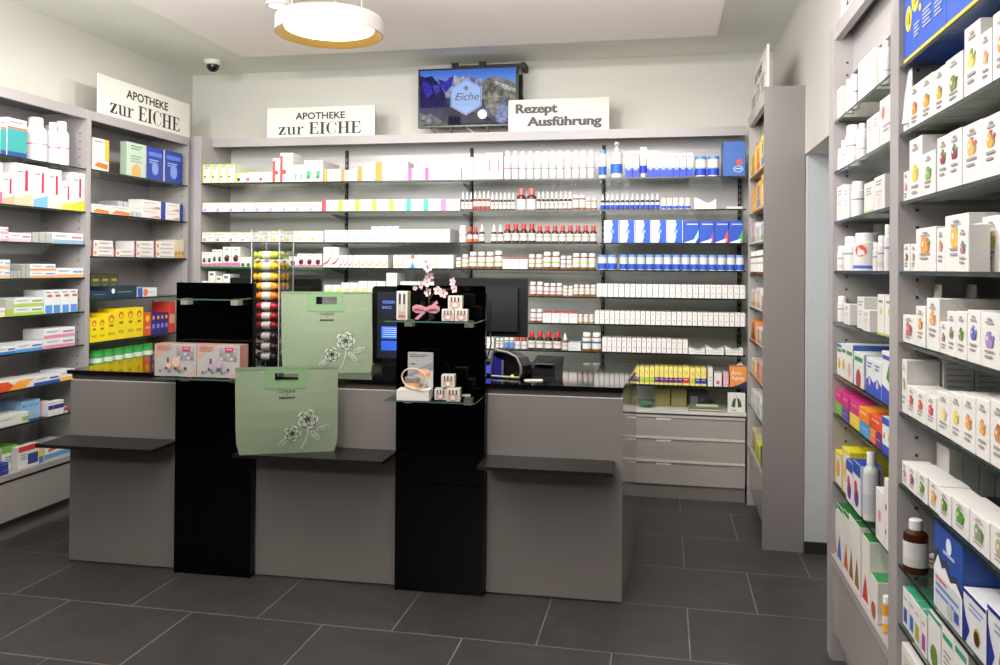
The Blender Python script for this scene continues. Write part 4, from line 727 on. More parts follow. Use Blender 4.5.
# ---- right rack, near bay
STR = bx('2a5ac8', 'd .12 .5 .085 e8d838 1.2', 'd .3 .68 .1 e8d838 1.2', 'd .56 .74 .11 e8d838 1.2', 'd .76 .6 .06 e8d838 1.2', 'd .9 .68 .07 e8d838 1.2', 'd .43 .5 .03 e8d838', 'r 0 0 1 .06 e8d838', 'T .03 .80 .075 eef Strath .16', 't .28 .36 .42 4 c8d8f8 .022', 't .5 .42 .7 5 c8d8f8 .022', 't .78 .42 .94 5 c8d8f8 .022', 'd .12 .5 .05 c8b830', 'd .3 .68 .06 c8b830', side='2450b0')
TUB = ('tube', 'f0eeec', 'f0eeec')
def tea(c1): return bx('f2efec', f'r .2 .12 .8 .5 {c1}', 't .2 .75 .8 1 9aa', side='e8e5e0', top='3a9a78')
RN = [
 [(900.5, 945, -20, 1, STR, 'blue carton with yellow discs', {'h': .24, 'd': .25}), (945.5, 990, -20, 1, STR, 'blue carton with yellow discs', {'h': .24, 'd': .25}), (991, 1040, -20, 1, STR, 'blue carton with yellow discs', {'h': .24, 'd': .25})],
 [(900.7, 908, 72, 1, TUB, 'white crimped cream tube', {'y': .0, 'k_': 2.2}), (908, 919.6, 85, 1, fruit('d8923a', 'a83a2a'), 'small carton with orange segments'), (920, 933, 76, 1, fruit('e8a030', '5a8a3a'), 'carton with apricots'), (933, 945.2, 68, 1, fruit('e8a838', '4a7a3a'), 'carton with pineapple'), (946, 963, 56, 1, fruit('7a8a48', '4a6a2a'), 'carton with green artichoke', {'d': .2}), (963.5, 979.5, 24, 1, fruit('e8c858', '7a9a4a', .5), 'tall carton with lemon and lime', {'d': .24}), (979.8, 991.5, 31, 1, fruit('e8b090', 'd89070', .5), 'carton with peach powder'), (992, 1012, 8, 1, fruit('e88a3a', '6a9a4a', .5), 'tallest carton with orange half')],
 [(900.7, 908.5, 172, 1, fruit('d890a8', 'c86a90'), 'smallest pink-flowered carton', {'d': .1}), (909.3, 922, 138, 1, fruit('ecd23a', 'd8b830', .4), 'tall carton with yellow lemon', {'d': .25}), (922.3, 935.8, 152, 1, fruit('8aa860', '5a8a4a', .5), 'carton with two green pods'), (936.2, 962, 133, 2, fruit('8a3a4a', '5a8a4a', .6), 'carton with red beet and leaf', {'d': .2}), (962.3, 982, 123, 1, fruit('d8b060', 'c05a7a', .6), 'carton with mixed herb flowers', {'d': .2}), (982.3, 1000.5, 115, 1, fruit('d8a848', 'a84a6a', .6), 'larger carton with mixed herb flowers', {'d': .2}), (1001, 1020, 108, 1, fruit('5a9a5a', 'd8483a', .7), 'carton with green sprig at the edge', {'d': .2})],
 [(903, 909.5, 244, 1, fruit('a87a58', '6a4a3a', .5), 'small carton with dark figs'), (909.7, 915.8, 244, 1, fruit('c8b0a0', '8a7a6a', .5), 'small carton with mushrooms'), (916, 936, 227.7, 1, fruit('e89a48', '6a9a5a', .6), 'wide carton with orange and grapes', {'d': .22}), (936.3, 944.5, 228, 1, fruit('d8a090', 'c86a4a', .55), 'narrow carton with red root'), (945, 969, 214.5, 1, fruit('e8b050', '5a9a6a', .6), 'tall carton with yellow squash', {'d': .28}), (957, 968.5, 225, 1, fruit('a87a98', '5a8a5a', .5), 'carton with thistle bloom', {'y': -.04, 'd': .04}), (969.4, 982.2, 223.6, 1, fruit('9a8aa0', '6a9a5a', .55), 'second carton with thistle bloom'), (982.5, 1001, 216, 1, fruit('ecd040', 'e0b830', .55), 'carton with yellow quince', {'d': .24}), (1001.3, 1020, 210, 1, fruit('e0b890', '8a9a5a', .55), 'carton with pale fruit at the edge', {'d': .24})],
 [(903.5, 913.5, 283, 1, TUB, 'tall white flower-print tube', {'y': .066, 'k_': 2}), (920, 933, 283, 1, TUB, 'second white tube behind cartons', {'y': .1, 'k_': 2}), (902.6, 915.8, 315.5, 1, fruit('c8607a', '5a8a5a', .5), 'carton with red tulip', {'d': .05}), (916, 925.5, 306.5, 1, fruit('e8a050', 'd8883a', .55), 'carton with orange apricot'), (925.7, 938.5, 298.5, 1, fruit('e8a868', 'd89048', .6), 'tall carton with papaya', {'d': .25}), (939, 946.5, 322, 1, fruit('a8708a', '6a8a4a', .5), 'small carton with purple bud'), (947, 956, 311.6, 1, fruit('6a8a4a', 'b87a98', .5), 'carton with thistle and leaf'), (956.3, 967.3, 311.6, 1, fruit('7a9a4a', '5a7a3a', .5), 'carton with green artichoke'), (967.6, 981, 310.5, 1, fruit('5a6ab8', '7a8ac8', .55), 'carton with blue hyacinth', {'d': .2}), (981.3, 1000.5, 313, 1, fruit('a088c8', '8a70b8', .5), 'carton with lilac star flower', {'d': .2}), (1001, 1020, 312, 1, fruit('b890c8', '7a9a6a', .5), 'carton with lavender at the edge', {'d': .2})],
 [(899.3, 907, 359, 1, fruit('c8c070', '6a8a4a', .5), 'tall narrow carton with leaves', {'d': .085}),   (907.2, 936, 391.5, 3, fruit('d05a5a', 'c83a4a', .55), 'low carton with raspberry', {'d': .08}), (936.3, 949.5, 393, 1, fruit('e8e0a0', 'd8d080', .5), 'carton with pale yellow pod', {'d': .2}), (949.8, 961.7, 394, 1, fruit('e8dc60', 'd8c840', .5), 'carton with yellow pear', {'d': .2}), (962, 975.5, 396, 1, fruit('e8a858', 'd8883a', .5), 'carton with ginger root', {'d': .2}), (975.8, 989.5, 399, 1, fruit('e8b068', 'd8984a', .5), 'second carton with ginger root', {'d': .2}), (989.8, 1008, 402, 1, fruit('c8885a', 'a86a3a', .5), 'carton with cinnamon sticks', {'d': .2}), (1008.3, 1030, 405, 1, fruit('d8a868', 'c88a4a', .5), 'carton with orange root at edge', {'d': .2})],
 [(901, 907.6, 462, 1, fruit('d87a98', 'c05a80', .5), 'long carton with pink flower', {'d': .07}), (908, 917, 467, 1, fruit('a85a7a', '7a3a5a', .5), 'long carton with plum flower', {'d': .07}), (917.3, 927.5, 474, 1, fruit('6a9a4a', '4a7a3a', .5), 'long carton with green leaf', {'d': .07}), (927.8, 938.5, 482, 1, fruit('e8a858', 'd8883a', .5), 'long carton with orange flower', {'d': .07}), (938.8, 951.5, 492, 1, fruit('6a8a4a', '4a6a3a', .55), 'long carton with green pods', {'d': .07}), (951.8, 969, 502, 1, fruit('5a9a3a', '6aaa4a', .55), 'long carton with bright leaf', {'d': .07}), (969.3, 989, 516, 1, fruit('8a9a7a', '6a7a5a', .5), 'long carton with grey herb', {'d': .07}), (989.3, 1012, 530, 1, fruit('a8a888', '6a7a5a', .5), 'long carton with pale herb', {'d': .07})],
 [(904.5, 929, 519.6, 1, ('std', '3a1a0a', 'e8e6e4', [(.35, 'dcdad6'), (1, 'e6e4e0')], (.14, .6)), 'large brown syrup bottle', {'y': .0, 'k_': 1}), (899.5, 914, 525, 1, ('jar', '8a4a30', 'f2f0ee', [(.5, 'efe6e0'), (.7, 'a85a40'), (1, 'efe6e0')], (.1, .7)), 'white-lidded jar left of brown bottle', {'y': .07, 'k_': 1}), (921, 936, 527, 1, ('jar', '8a4a30', 'f2f0ee', [(.5, 'efe6e0'), (.7, 'a85a40'), (1, 'efe6e0')], (.1, .7)), 'white-lidded jar right of brown bottle', {'y': .11, 'k_': 1}),
  (934, 962.5, 529, 1, bx('2a4f9e', 'p e8eaee 0 0 1 0 1 .42 .8 .5 .6 .44 .4 .55 .2 .62 0 .6', 'p 3a3f4a 0 .45 .15 .62 .3 .5 .45 .56 .6 .45 .8 .5 1 .4 1 .46 .8 .57 .6 .52 .45 .64 .3 .6 .15 .7 0 .62', 'r .05 0 .95 .4 eceef0', 'd .55 .82 .1 d8e0f0', 't .35 .72 .75 1 c8d4ec', 'r .08 .34 .5 .37 d85a4a', 't .08 .28 .9 2 6a88c8', 'd .6 .12 .1 b8bcc4', 'r .75 .08 .9 .2 3a5aa8'), 'large blue mountain-picture carton', {'d': .24}),
  (963, 986, 598, 1, bx('e8eaee', 'p 1f2f88 0 0 .1 0 .3 .3 .12 .5 0 .75', 'd .62 .32 .15 c8a030', 'd .62 .3 .12 3a3020', 't .3 .8 .9 2 8a98b8', 'r 0 .93 1 1 1f2f88', side='1f2f88'), 'white and navy carton', {'d': .2}), (986.5, 1012, 616, 1, bx('e8eaee', 'p 1f2f88 0 0 .1 0 .3 .3 .12 .5 0 .75', 'd .62 .32 .15 c8a030', 'd .62 .3 .12 3a3020', 't .3 .8 .9 2 8a98b8', 'r 0 .93 1 1 1f2f88', side='1f2f88'), 'white and navy carton', {'d': .2})],
 [(902, 907.7, 589, 1, tea('3a50a0'), 'green-topped carton with blue label', {'d': .1}), (908, 914, 596, 1, tea('3a70c0'), 'green-topped carton with sky label', {'d': .1}), (914.3, 921, 604, 1, tea('a8a838'), 'green-topped carton with olive label', {'d': .1}), (921.3, 927, 613, 1, tea('a84a98'), 'green-topped carton with magenta label', {'d': .1}), (927.5, 940, 616, 1, bx('f2efec', 'd .5 .25 .3 6a8a3a', 'r 0 .93 1 1 3a9a78', side='f0ede8', top='f0eeea'), 'white carton with green sprig', {'d': .12}), (940.5, 953, 632, 1, bx('f0eeea', 'r .1 .8 .9 .9 3a9a78', 't .2 .6 .8 3 aaa'), 'plain carton with green heading', {'d': .12}), (953.5, 968, 645, 1, bx('f0eeea', 'r .1 .8 .9 .9 3a9a78', 't .2 .6 .8 3 aaa'), 'nearest carton with green heading', {'d': .12})],
 [(896, 922, 653, 1, bx('f0eeec', 'r .1 .2 .9 .8 e0e4d8', 'd .3 .5 .1 c8c030'), 'white carton at the very bottom', {'d': .2})]]
for i, its in enumerate(RN): row('R', XR, ZRN[i], 'right near bay shelf '+NUM[i], its, fam='N', bay=('R', 1))
def deep_cartons(z, x0, n, d, w, h, style, desc, shelf, y=-3.0495):
    for i in range(n):
        o = carton_mesh(w, h, d-.002, style).build('herbal_carton'); o.location = (x0+d*i, y-w/2, z+.0006); o.rotation_euler = (0, 0, R(-90)); ITEMS.append((o, shelf, desc, i, 'box'))
deep_cartons(ZRN[5], XR+.101, 3, .078, .052, .175, bx('f6f4f2', 's 9 b4b0ac', side='fffdfa'), 'grey text-covered carton behind the front row', 'right near bay shelf six')
deep_cartons(ZRN[6], XR+.1, 6, .038, .1, .12, bx('f6f4f2', side='f6f4f2'), 'thin grey carton behind the long cartons', 'right near bay shelf seven')
# ---- corner rack
def pr3(cs, v): return cs
PR = [
 [('f0cc28', 'c8902a', 'yellow carton'), ('f0c428', 'd86a3a', 'taller yellow carton'), ('f0d040', '5a88b8', 'yellow carton with blue foot')],
 [('f0a030', 'f0c060', 'orange carton'), ('f0b040', '5a88b8', 'amber carton'), ('f0a838', 'f0e0b0', 'right orange carton')],
 [('f2efec', 'd8a8a0', 'white carton'), ('f2efe6', 'd8c890', 'cream carton'), ('f0eee8', 'a8c8a8', 'pale green-marked carton')],
 None,
 [('f2efec', 'd8a060', 'white carton with tan foot'), ('f2efec', 'e0c0b0', 'white carton'), ('eeeae8', 'd89080', 'white carton with red foot')],
 [('e08a3a', '6a4a2a', 'orange carton'), ('f0e8e0', 'd88a5a', 'white carton with orange leaf'), ('f0ece6', '8aa878', 'white carton with green leaf')],
 [('f2efe8', 'e8b040', 'white carton with amber dot'), ('f0b898', 'd87a5a', 'salmon carton'), ('f0c8b0', 'c87a6a', 'peach carton')],
 [('f2f0ee', 'd0d0d8', 'white carton'), ('f2f0ee', 'c8c8d0', 'second white carton'), ('eeeeec', 'c8d0c8', 'third white carton')],
 [('d8c8a8', 'b08a5a', 'bagged brown packet'), ('c8d838', 'a8b828', 'lime packet'), ('383a40', '5a5a60', 'dark packet')]]
PT = [141, 190, 222, 250, 290, 327, 355, 398, 437]
for i, its in enumerate(PR):
    zz = ZP[i]; sh = 'corner rack shelf '+NUM[i]
    if its is None:
        row('R', XP, zz, sh, [(751.3, 763.5, 252, 5, ('jar', '6a3a1a', 'f2f0ee', WL, (.1, .7)), 'brown white-labelled jar')], fam='P', bay=('P', 0)); continue
    us = [751.2, 756, 760.5, 764.3]
    row('R', XP, zz, sh, [(us[k], us[k+1]-.15, PT[i]-(6*k if i < 3 else 0), 1, bx(a, f'r .1 .1 .9 .35 {b}', 't .2 .8 .8 2 b0a8a0', f'd .5 .55 .2 {b}'), dsc, {'d': .12, 'h': .15+.02*k if i in (0, 1) else .1+.015*((k+i) % 3)}) for k, (a, b, dsc) in enumerate(its)], fam='P', bay=('P', 0))
finish_labels()
for t in ITEMS:
    if t[2].startswith('big white jar with red dot'):
        r_ = max(v.co.x for v in t[0].data.vertices)*1.02; m = MB(); q = [(.45*r_*math.cos(k*.5236), .45*r_*math.sin(k*.5236)) for k in range(12)]; hh = max(v.co.z for v in t[0].data.vertices)*.66
        a_ = lambda x: math.asin(x/r_)-R(48)
        m.poly([(-r_*1.02*math.sin(a_(x)), r_-r_*1.02*math.cos(a_(x)), hh+zz_) for x, zz_ in q], mat('e0503a', .5)); m.build('round_sticker', t[0])
# ------------------------------------------------------------------ counter
TH0 = R(1.2); CO = Vector((-.176, -1.771, 0)); ex = Vector((math.cos(TH0), math.sin(TH0), 0)); ey = Vector((-math.sin(TH0), math.cos(TH0), 0))
def cw(x, y, z=0): return CO+ex*x+ey*y+Vector((0, 0, z))
def counter_cabinet(xa, xb, pa, pb, fa, fb, label, end=False):
    c = empty('counter_cabinet', cw(xa, 0), TH0); tag(c, label, 'counter'); w = xb-xa
    if end: MB().prism([(0, .02), (w-.02, .02), (w+.03, .745), (0, .745)], .01, .944, GREYD).build('carcass', c)
    else: MB().box(0, w, .02, .745, .01, .944, GREYD).build('carcass', c)
    MB().box(pa-xa, pb-xa, 0, .02, .006, .918, CGREY).box(pa-xa, pb-xa, -.0006, .004, .914, .9185, mat('cfcac6', .25)).build('front_panel', c)  # pale strip paints a highlight along the panel's top edge
    MB().box(pa-xa, pb-xa, .010, .02, .922, .944, mat('5f5b58', .3)).build('top_rail', c)
    MB().box(fa-xa, fb-xa, -.235, -.001, .621, .637, FLAP).build('bag_shelf', c)
    if end: MB().prism([(w-.018, .021), (w, .0), (w+.052, .75), (w+.034, .75)], .006, .942, CSIDE).build('end_panel', c)
    return c
counter_cabinet(-2.768, -1.956, -2.768, -2.164, -2.775, -2.166, 'grey counter cabinet left of the first black tower')
counter_cabinet(-1.955, -.831, -1.758, -1.046, -1.759, -1.046, 'middle grey counter cabinet between the two black towers')
counter_cabinet(-.83, 0, -.619, 0, -.619, -.035, 'right grey counter cabinet with glossy end panel', True)
m = MB().prism([(-2.785, -.008), (.0, -.008), (.055, .93), (-2.785, .93)], .945, .965, BLKTOP)
tag(m.build('worktop', None, CO, TH0), 'long glossy black worktop across the grey counter', 'worktop')
def tower(xa, xb, label, shelves):
    t = empty('display_tower', cw(xa, 0), TH0); tag(t, label, 'display stand'); w = xb-xa
    body = MB(); y0, y1 = -.045, -.010; zs = [.05]+[.46+.1*k for k in range(10)]+[1.415]; g = .0045
    zs = [.0, .50, .575, .65, .725, .80, .875, .95, 1.025, 1.10, 1.175, 1.25, 1.33, 1.415]
    body.box(0, w, y0+.008, y1, 0, 1.415, BLACK)
    for a, b in zip(zs[:-1], zs[1:]): body.box(.012, w-.012, y0, y0+.0085, a+g*.5, b-g*.5, BLACK)
    body.box(0, .012, y0, y0+.0085, 0, 1.415, BLACK).box(w-.012, w, y0, y0+.0085, 0, 1.415, BLACK); body.build('slat_panel', t)
    for z, d in shelves:
        s = MB().box(.006, w-.006, y0-d, y0-.001, z-.006, z, GLASS); s.poly([(.006, y0-d-.0005, z-.006), (w-.006, y0-d-.0005, z-.006), (w-.006, y0-d-.0005, z), (.006, y0-d-.0005, z)], mat('4a6a60', .15))
        s.poly([(w-.0055, y0-d, z-.006), (w-.0055, y0-.001, z-.006), (w-.0055, y0-.001, z), (w-.0055, y0-d, z)], mat('4a6a60', .15)); so = s.build('glass_shelf', t)
        for k in (.07, w-.07): MB().box(k-.018, k+.018, y0-.05, y0, z-.035, z-.006, mat('c9c6b4', .35, .3)).build('shelf_clip', so)
    return t
tower(-2.162, -1.762, 'left black slatted display tower with gift boxes', [(1.345, .2), (.9755, .2)])
tower(-1.043, -.622, 'right black slatted display tower with flower vase', [(1.262, .2), (.912, .2)])

# ------------------------------------------------------------------ bags
FEL = mat('8fa084', .9, noise=.12, scale=260, bump=.25); FEL2 = mat('7d9f76', .8); INK = mat('20241f', .8); THREAD = mat('dfe3da', .8)
def bag(bl, br, z, tl, tr, label, dep=.085):
    a, b = at(2, z, *bl), at(2, z, *br); base = (a+b)/2; rz = math.atan2(b.y-a.y, b.x-a.x); wb = (b-a).length
    ym = base.y; tL, tR = at(1, a.y+.01, *tl), at(1, b.y+.01, *tr); h = (tL.z+tR.z)/2-z; wt = (tR-tL).length
    off = (tL.x+tR.x)/2-base.x
    root = empty('tote_bag', base+Vector((0, 0, .0008)), rz); tag(root, label, 'bag')
    lean = -.03 if z < .9 else .014
    def P(fx, fz, dy=0):                    # front face point; fx 0..1, fz 0..1
        w = wb+(wt-wb)*min(1, (fz*6)**.6); bul = -.016*math.sin(math.pi*min(1, fz*1.0))*math.sin(math.pi*fx)
        return (off*fz+(fx-.5)*w, lean*fz+bul+dy, fz*h)
    def Q(fx, fz, dy=0):
        w = wb+(wt-wb)*min(1, (fz*6)**.6); back = dep*(1-fz)+(.03)*fz
        return (off*fz+(fx-.5)*w, lean*fz+back+dy, fz*h)
    hx0, hx1, hz0, hz1 = .38, .61, .845, .94
    xs = [0, .08, .2, .28, .38, .5, .61, .69, .8, .92, 1]; zz = [0, .12, .3, .5, .7, .76, .845, .94, .985, 1]
    m = MB()
    for fn, rev in ((P, 0), (Q, 1)):
        for i in range(len(xs)-1):
            for j in range(len(zz)-1):
                if xs[i] >= hx0-1e-6 and xs[i+1] <= hx1+1e-6 and zz[j] >= hz0-1e-6 and zz[j+1] <= hz1+1e-6: continue
                q = [fn(xs[i], zz[j]), fn(xs[i+1], zz[j]), fn(xs[i+1], zz[j+1]), fn(xs[i], zz[j+1])]
                m.poly(q[::-1] if rev else q, FEL, True)
    for j in range(len(zz)-1):
        for fx, s in ((0, 1), (1, -1)):
            e = .02*(1 if fx else -1)*(1-zz[j]*.6)*0
            mid0 = [(p+q)/2 for p, q in zip(P(fx, zz[j]), Q(fx, zz[j]))]; mid1 = [(p+q)/2 for p, q in zip(P(fx, zz[j+1]), Q(fx, zz[j+1]))]
            mid0[0] -= s*-.0; k0 = .018*math.sin(math.pi*zz[j]); k1 = .018*math.sin(math.pi*zz[j+1]); mid0[0] += s*k0; mid1[0] += s*k1
            for A0, A1, B0, B1 in ((P(fx, zz[j]), P(fx, zz[j+1]), mid0, mid1), (mid0, mid1, Q(fx, zz[j]), Q(fx, zz[j+1]))): m.poly([A0, B0, B1, A1], FEL)
    m.poly([P(0, 0), Q(0, 0), Q(1, 0), P(1, 0)], FEL); m.build('bag_body', root)
    m = MB(); e = -.0022
    bx_ = [.28, .38, .5, .61, .69]; bz = [.76, .845, .94, .99]
    for i in range(4):
        for j in range(3):
            if 1 <= i <= 2 and j == 1: continue
            m.poly([P(bx_[i], bz[j], e), P(bx_[i+1], bz[j], e), P(bx_[i+1], bz[j+1], e), P(bx_[i], bz[j+1], e)], FEL2)
    m.build('handle_patch', root)
    m = MB()
    for k in range(10): m.poly([P(k/10, .985, -.004), P((k+1)/10, .985, -.004), P((k+1)/10, 1.0, -.004), P(k/10, 1.0, -.004)], FEL2)
    m.build('top_hem', root)
    def txt(mb, s, size, cx, cz, width):
        for q in text_polys(s, size):
            ws = max(1e-6, width/ (len(s)*size*.62)); mb.poly([P(cx+x*ws/wb, cz+y/h, -.002) for x, y in q], INK)
    m = MB(); txt(m, 'CLINIQUE', .017, .5, .715, .075); txt(m, '&', .010, .5, .685, .008)
    for k in range(13): m.poly([P(.425+.0118*k, .645, -.002), P(.433+.0118*k, .645, -.002), P(.433+.0118*k, .665, -.002), P(.425+.0118*k, .665, -.002)], INK)
    m.build('lettering', root)
    m = MB()
    def disc(cx, cz, r, mt, dy, e=1, rot=0, n=14, lob=0):
        pts = []
        for k in range(n):
            t = 2*math.pi*k/n; rr = r*(1+lob*math.cos(5*t)); x, zt = rr*math.cos(t), rr*e*math.sin(t)
            x, zt = x*math.cos(rot)-zt*math.sin(rot), x*math.sin(rot)+zt*math.cos(rot); pts.append(P(cx+x/wb, cz+zt/h, dy))
        m.poly(pts, mt)
    def ring(cx, cz, r, dy, e=1, rot=0, t_=.0028):
        n = 14
        for k in range(n):
            q = []
            for kk, rr in ((k, r), (k+1, r), (k+1, r-t_), (k, r-t_)):
                t = 2*math.pi*kk/n; x, zt = rr*math.cos(t), rr*e*math.sin(t); x, zt = x*math.cos(rot)-zt*math.sin(rot), x*math.sin(rot)+zt*math.cos(rot); q.append(P(cx+x/wb, cz+zt/h, dy))
            m.poly(q, INK)
    GR = mat('b9c4b0', .9)
    for cx, cz, r in ((.70, .40, .042), (.55, .235, .034)):
        disc(cx, cz, r, THREAD, -.0022, n=30, lob=.08); disc(cx, cz, r*.9, GR, -.0026, n=30, lob=.08)
        for k in range(5):
            t = 2*math.pi*k/5+.5; ring(cx+r*.48*math.cos(t)/wb, cz+r*.48*math.sin(t)/h, r*.48, -.003-.0001*k)
        ring(cx, cz, r*.28, -.0038); disc(cx, cz, r*.12, INK, -.004)
    for cx, cz, rot in ((.46, .135, .7), (.85, .285, .35), (.775, .205, -.9)):
        disc(cx, cz, .027, THREAD, -.0022, .45, rot); disc(cx, cz, .024, GR, -.0026, .42, rot); ring(cx, cz, .022, -.003, .42, rot); 
        c_, s_ = math.cos(rot), math.sin(rot)
        m.poly([P(cx-.02*c_/wb, cz-.02*s_/h-.003, -.0033), P(cx+.02*c_/wb, cz+.02*s_/h-.003, -.0033), P(cx+.02*c_/wb, cz+.02*s_/h+.002, -.0033), P(cx-.02*c_/wb, cz-.02*s_/h+.002, -.0033)], INK)
    pts = [(.70, .30), (.695, .22), (.67, .13), (.63, .05)]
    for (x0, z0), (x1, z1) in zip(pts[:-1], pts[1:]): m.poly([P(x0, z0, -.0022), P(x0+.008, z0, -.0022), P(x1+.008, z1, -.0022), P(x1, z1, -.0022)], THREAD)
    m.build('flower_embroidery', root)
    return root
bag((239.5, 455.5), (334, 451.5), .637, (237, 367.5), (338.5, 365.5), 'green felt bag with embroidered flowers on the middle bag shelf')
bag((284, 374), (371, 373), .965, (282, 292), (372.5, 292), 'green felt bag with embroidered flowers standing on the worktop')

# ------------------------------------------------------------------ things on the towers
def loose_carton(name, p, w, d, h, style, label, cat='box', rz=0, group=None):
    o = carton_mesh(w, h, d, style).build(name); o.location = p; o.rotation_euler = (0, 0, TH0+rz); return tag(o, label, cat, group)
def gift(kind):
    c1, c2 = (('e6b8a8', 'd8a0a0') if kind == 0 else ('c0a8b8', '8a80b8'))
    d = ['p c8a698 0 1 .45 1 0 .45', 'p c8a698 .75 0 1 0 1 .28', 't .06 .93 .42 4 b05a50 .022', 'r .52 .5 .95 .9 b8b8ba']
    for i in range(5):
        for j in range(3): d.append(f'r {.55+.08*i:.3f} {.54+.12*j:.3f} {.60+.08*i:.3f} {.62+.12*j:.3f} {("e2e0de","8a8a8c","c8b0b0")[(i+j)%3]}')
    d += ['r .66 .8 .86 .93 d0406a', 't .69 .875 .83 1 f4d8e0 .03', f'd .34 .36 .07 {c1} 1.3', f'r .46 .22 .60 .55 {c2}', f'd .53 .45 .09 {c1} 1.2', 'r .31 .42 .36 .58 6a5a4a']
    for i in range(9): d.append(f'd {.15+.075*i:.3f} {.16+.05*((i*7)%3):.3f} .03 {("6a6a70","a8a4a4","4a4a50")[i%3]}')
    s = bx('c4c2c0', *d, side='b07a70', top='a88078'); return s
GW = .2225; GZ = .9886
p = cw(-2.167+.006, 0); g0 = at(1, -1.998, 154.5, 370); GW = (at(1, -1.998, 239, 370).x-g0.x)/2; GZ = .9762
for k, lb in enumerate(('left cosmetics gift box with bottle picture on black tower shelf', 'right cosmetics gift box with purple tube picture on black tower shelf')):
    q = Vector((g0.x+GW*(k+.5), -1.998+.021*GW*k, GZ)); o = loose_carton('gift_box', q, GW-.002, .085, .152, gift(k), lb)
    o.data.materials  # one mesh with its printed picture
CUBE = bx('e9e6dc', 'r .12 .15 .88 .62 e8b8b0', 'r .2 .55 .3 .9 2a2a2a', 'r .45 .55 .55 .9 2a2a2a', 'r .7 .55 .8 .9 2a2a2a', 'd .5 .3 .16 f0e0d8', 'r .3 .08 .7 .13 8a6a60', side='a8b890', top='d8dcc8')
TALLC = bx('e9e6dc', 'r .15 .05 .45 .9 d8d4cc', 'r .55 .05 .85 .9 d8d4cc', 'r .22 .55 .38 .92 3a3030', 'r .62 .55 .78 .92 3a3030', 'r .15 .05 .85 .3 e0b0a8', 'r .2 .1 .8 .16 8a5a58', side='a8b890', top='d8dcc8')
ys = -1.985
def onshelf(u, z, y=ys): q = at(1, y, u, 300); return Vector((q.x, y, z+.0006))
z1, z2 = 1.262, .912
def pxw(u0, u1, y=ys): return at(1, y, u1, 300).x-at(1, y, u0, 300).x
cub = None
def cube(u0, u1, z, lab, grp=None, y=ys):
    w = pxw(u0, u1, y)*.86; return loose_carton('cream_cube', onshelf((u0+u1)/2, z, y), w, w*.95, w*.93, CUBE, lab, 'box', R(6), grp)
c0 = pxw(441, 455)*.86*.93
cube(441, 455, z1, 'bottom left cube of the cosmetic stack beside the vase'); cube(454, 468.5, z1, 'bottom right cube of the cosmetic stack beside the vase', y=ys-.01); cube(447, 463, z1+c0+.0015, 'top cube of the cosmetic stack beside the vase', y=ys+.005)
c1 = pxw(435, 448)*.86*.93
cube(434.5, 448, z2, 'bottom left cube of the lower cosmetic stack'); cube(446, 461.5, z2, 'bottom right cube of the lower cosmetic stack', y=ys-.03); cube(441, 456, z2+pxw(446, 461.5, ys-.03)*.86*.93+.0015, 'top cube of the lower cosmetic stack', y=ys-.005)
loose_carton('cosmetic_carton', onshelf(402, z1), pxw(396.5, 408)*.95, .05, .128, TALLC, 'upright cream twin-bottle carton left of the vase')
# vase with bow, blossom twig
vp = onshelf(428.5, z1, -1.965)
v = empty('glass_vase', vp, TH0); tag(v, 'small clear glass vase with pink bow on black tower', 'vase')
m = MB(); m.lathe([(.030, 0), (.036, .004), (.036, .085), (.033, .085), (.033, .008), (.001, .007)], VASE, 20); m.build('vase_glass', v)
PINK = mat('c98a94', .45)
m = MB()
def ribbon(path, w, mt):
    P_ = [Vector(q) for q in path]
    for a_, b_ in zip(P_[:-1], P_[1:]):
        m.poly([a_-Vector((0, 0, w/2)), b_-Vector((0, 0, w/2)), b_+Vector((0, 0, w/2)), a_+Vector((0, 0, w/2))], mt)
zb = .05
m.lathe([(.0365, zb-.007), (.0368, zb), (.0365, zb+.007)], PINK, 20, cap=False)
for sx in (-1, 1):
    ribbon([(0, -.040, zb), (sx*.02, -.050, zb+.010), (sx*.045, -.048, zb+.012), (sx*.062, -.042, zb+.004), (sx*.045, -.040, zb-.008), (sx*.02, -.040, zb-.006), (0, -.040, zb)], .018, PINK)
m.poly([(0, -.045, zb), (-.01, -.045, zb-.004), (-.052, -.044, zb-.042), (-.036, -.044, zb-.046), (.004, -.045, zb-.008)], PINK)
m.poly([(0, -.045, zb), (.008, -.046, zb+.004), (.05, -.046, zb+.04), (.056, -.046, zb+.028), (.008, -.046, zb-.006)], PINK)
m.lathe([(.001, -.009), (.009, -.006), (.009, .006), (.001, .009)], PINK, 10, (0, -.044, zb)); m.build('pink_bow', v)
br = empty('blossom_branch', vp+Vector((0, 0, .01)), 0); tag(br, 'twig of pale pink blossoms standing in the glass vase', 'flowers')
TW = mat('5a3f34', .8); PET = mat('ead0d0', .6); PET2 = mat('d8a4ac', .6); CEN = mat('8a2a3a', .6)
fl = [(426, 261.5), (428, 268), (429.5, 276), (427, 282.5), (422, 285), (415, 288), (438, 290.5), (443, 293.5), (453.4, 282), (455, 288.5), (428.5, 292.5)]
pts = []
for u_, v_ in fl:
    q = at(1, -1.965+random.uniform(-.02, .02), u_, v_); pts.append(q-vp-Vector((0, 0, .01)))
m = MB(); R0 = Vector((.004, .004, .0)); md = Vector((.002, .002, .08))
m.tube([R0, md, (pts[3]+pts[10])/2, pts[2], pts[1], pts[0]], [.0024, .0022, .002, .0017, .0014, .001], TW)
m.tube([md, (md+pts[6])/2+Vector((0, 0, .01)), pts[6], pts[7]], [.002, .0016, .0013, .001], TW); m.tube([pts[6], (pts[6]+pts[9])/2, pts[9], pts[8]], [.0013, .0012, .001, .0008], TW)
m.tube([(pts[3]+pts[10])/2, pts[4], pts[5]], [.0015, .0012, .0009], TW); m.build('twig', br)
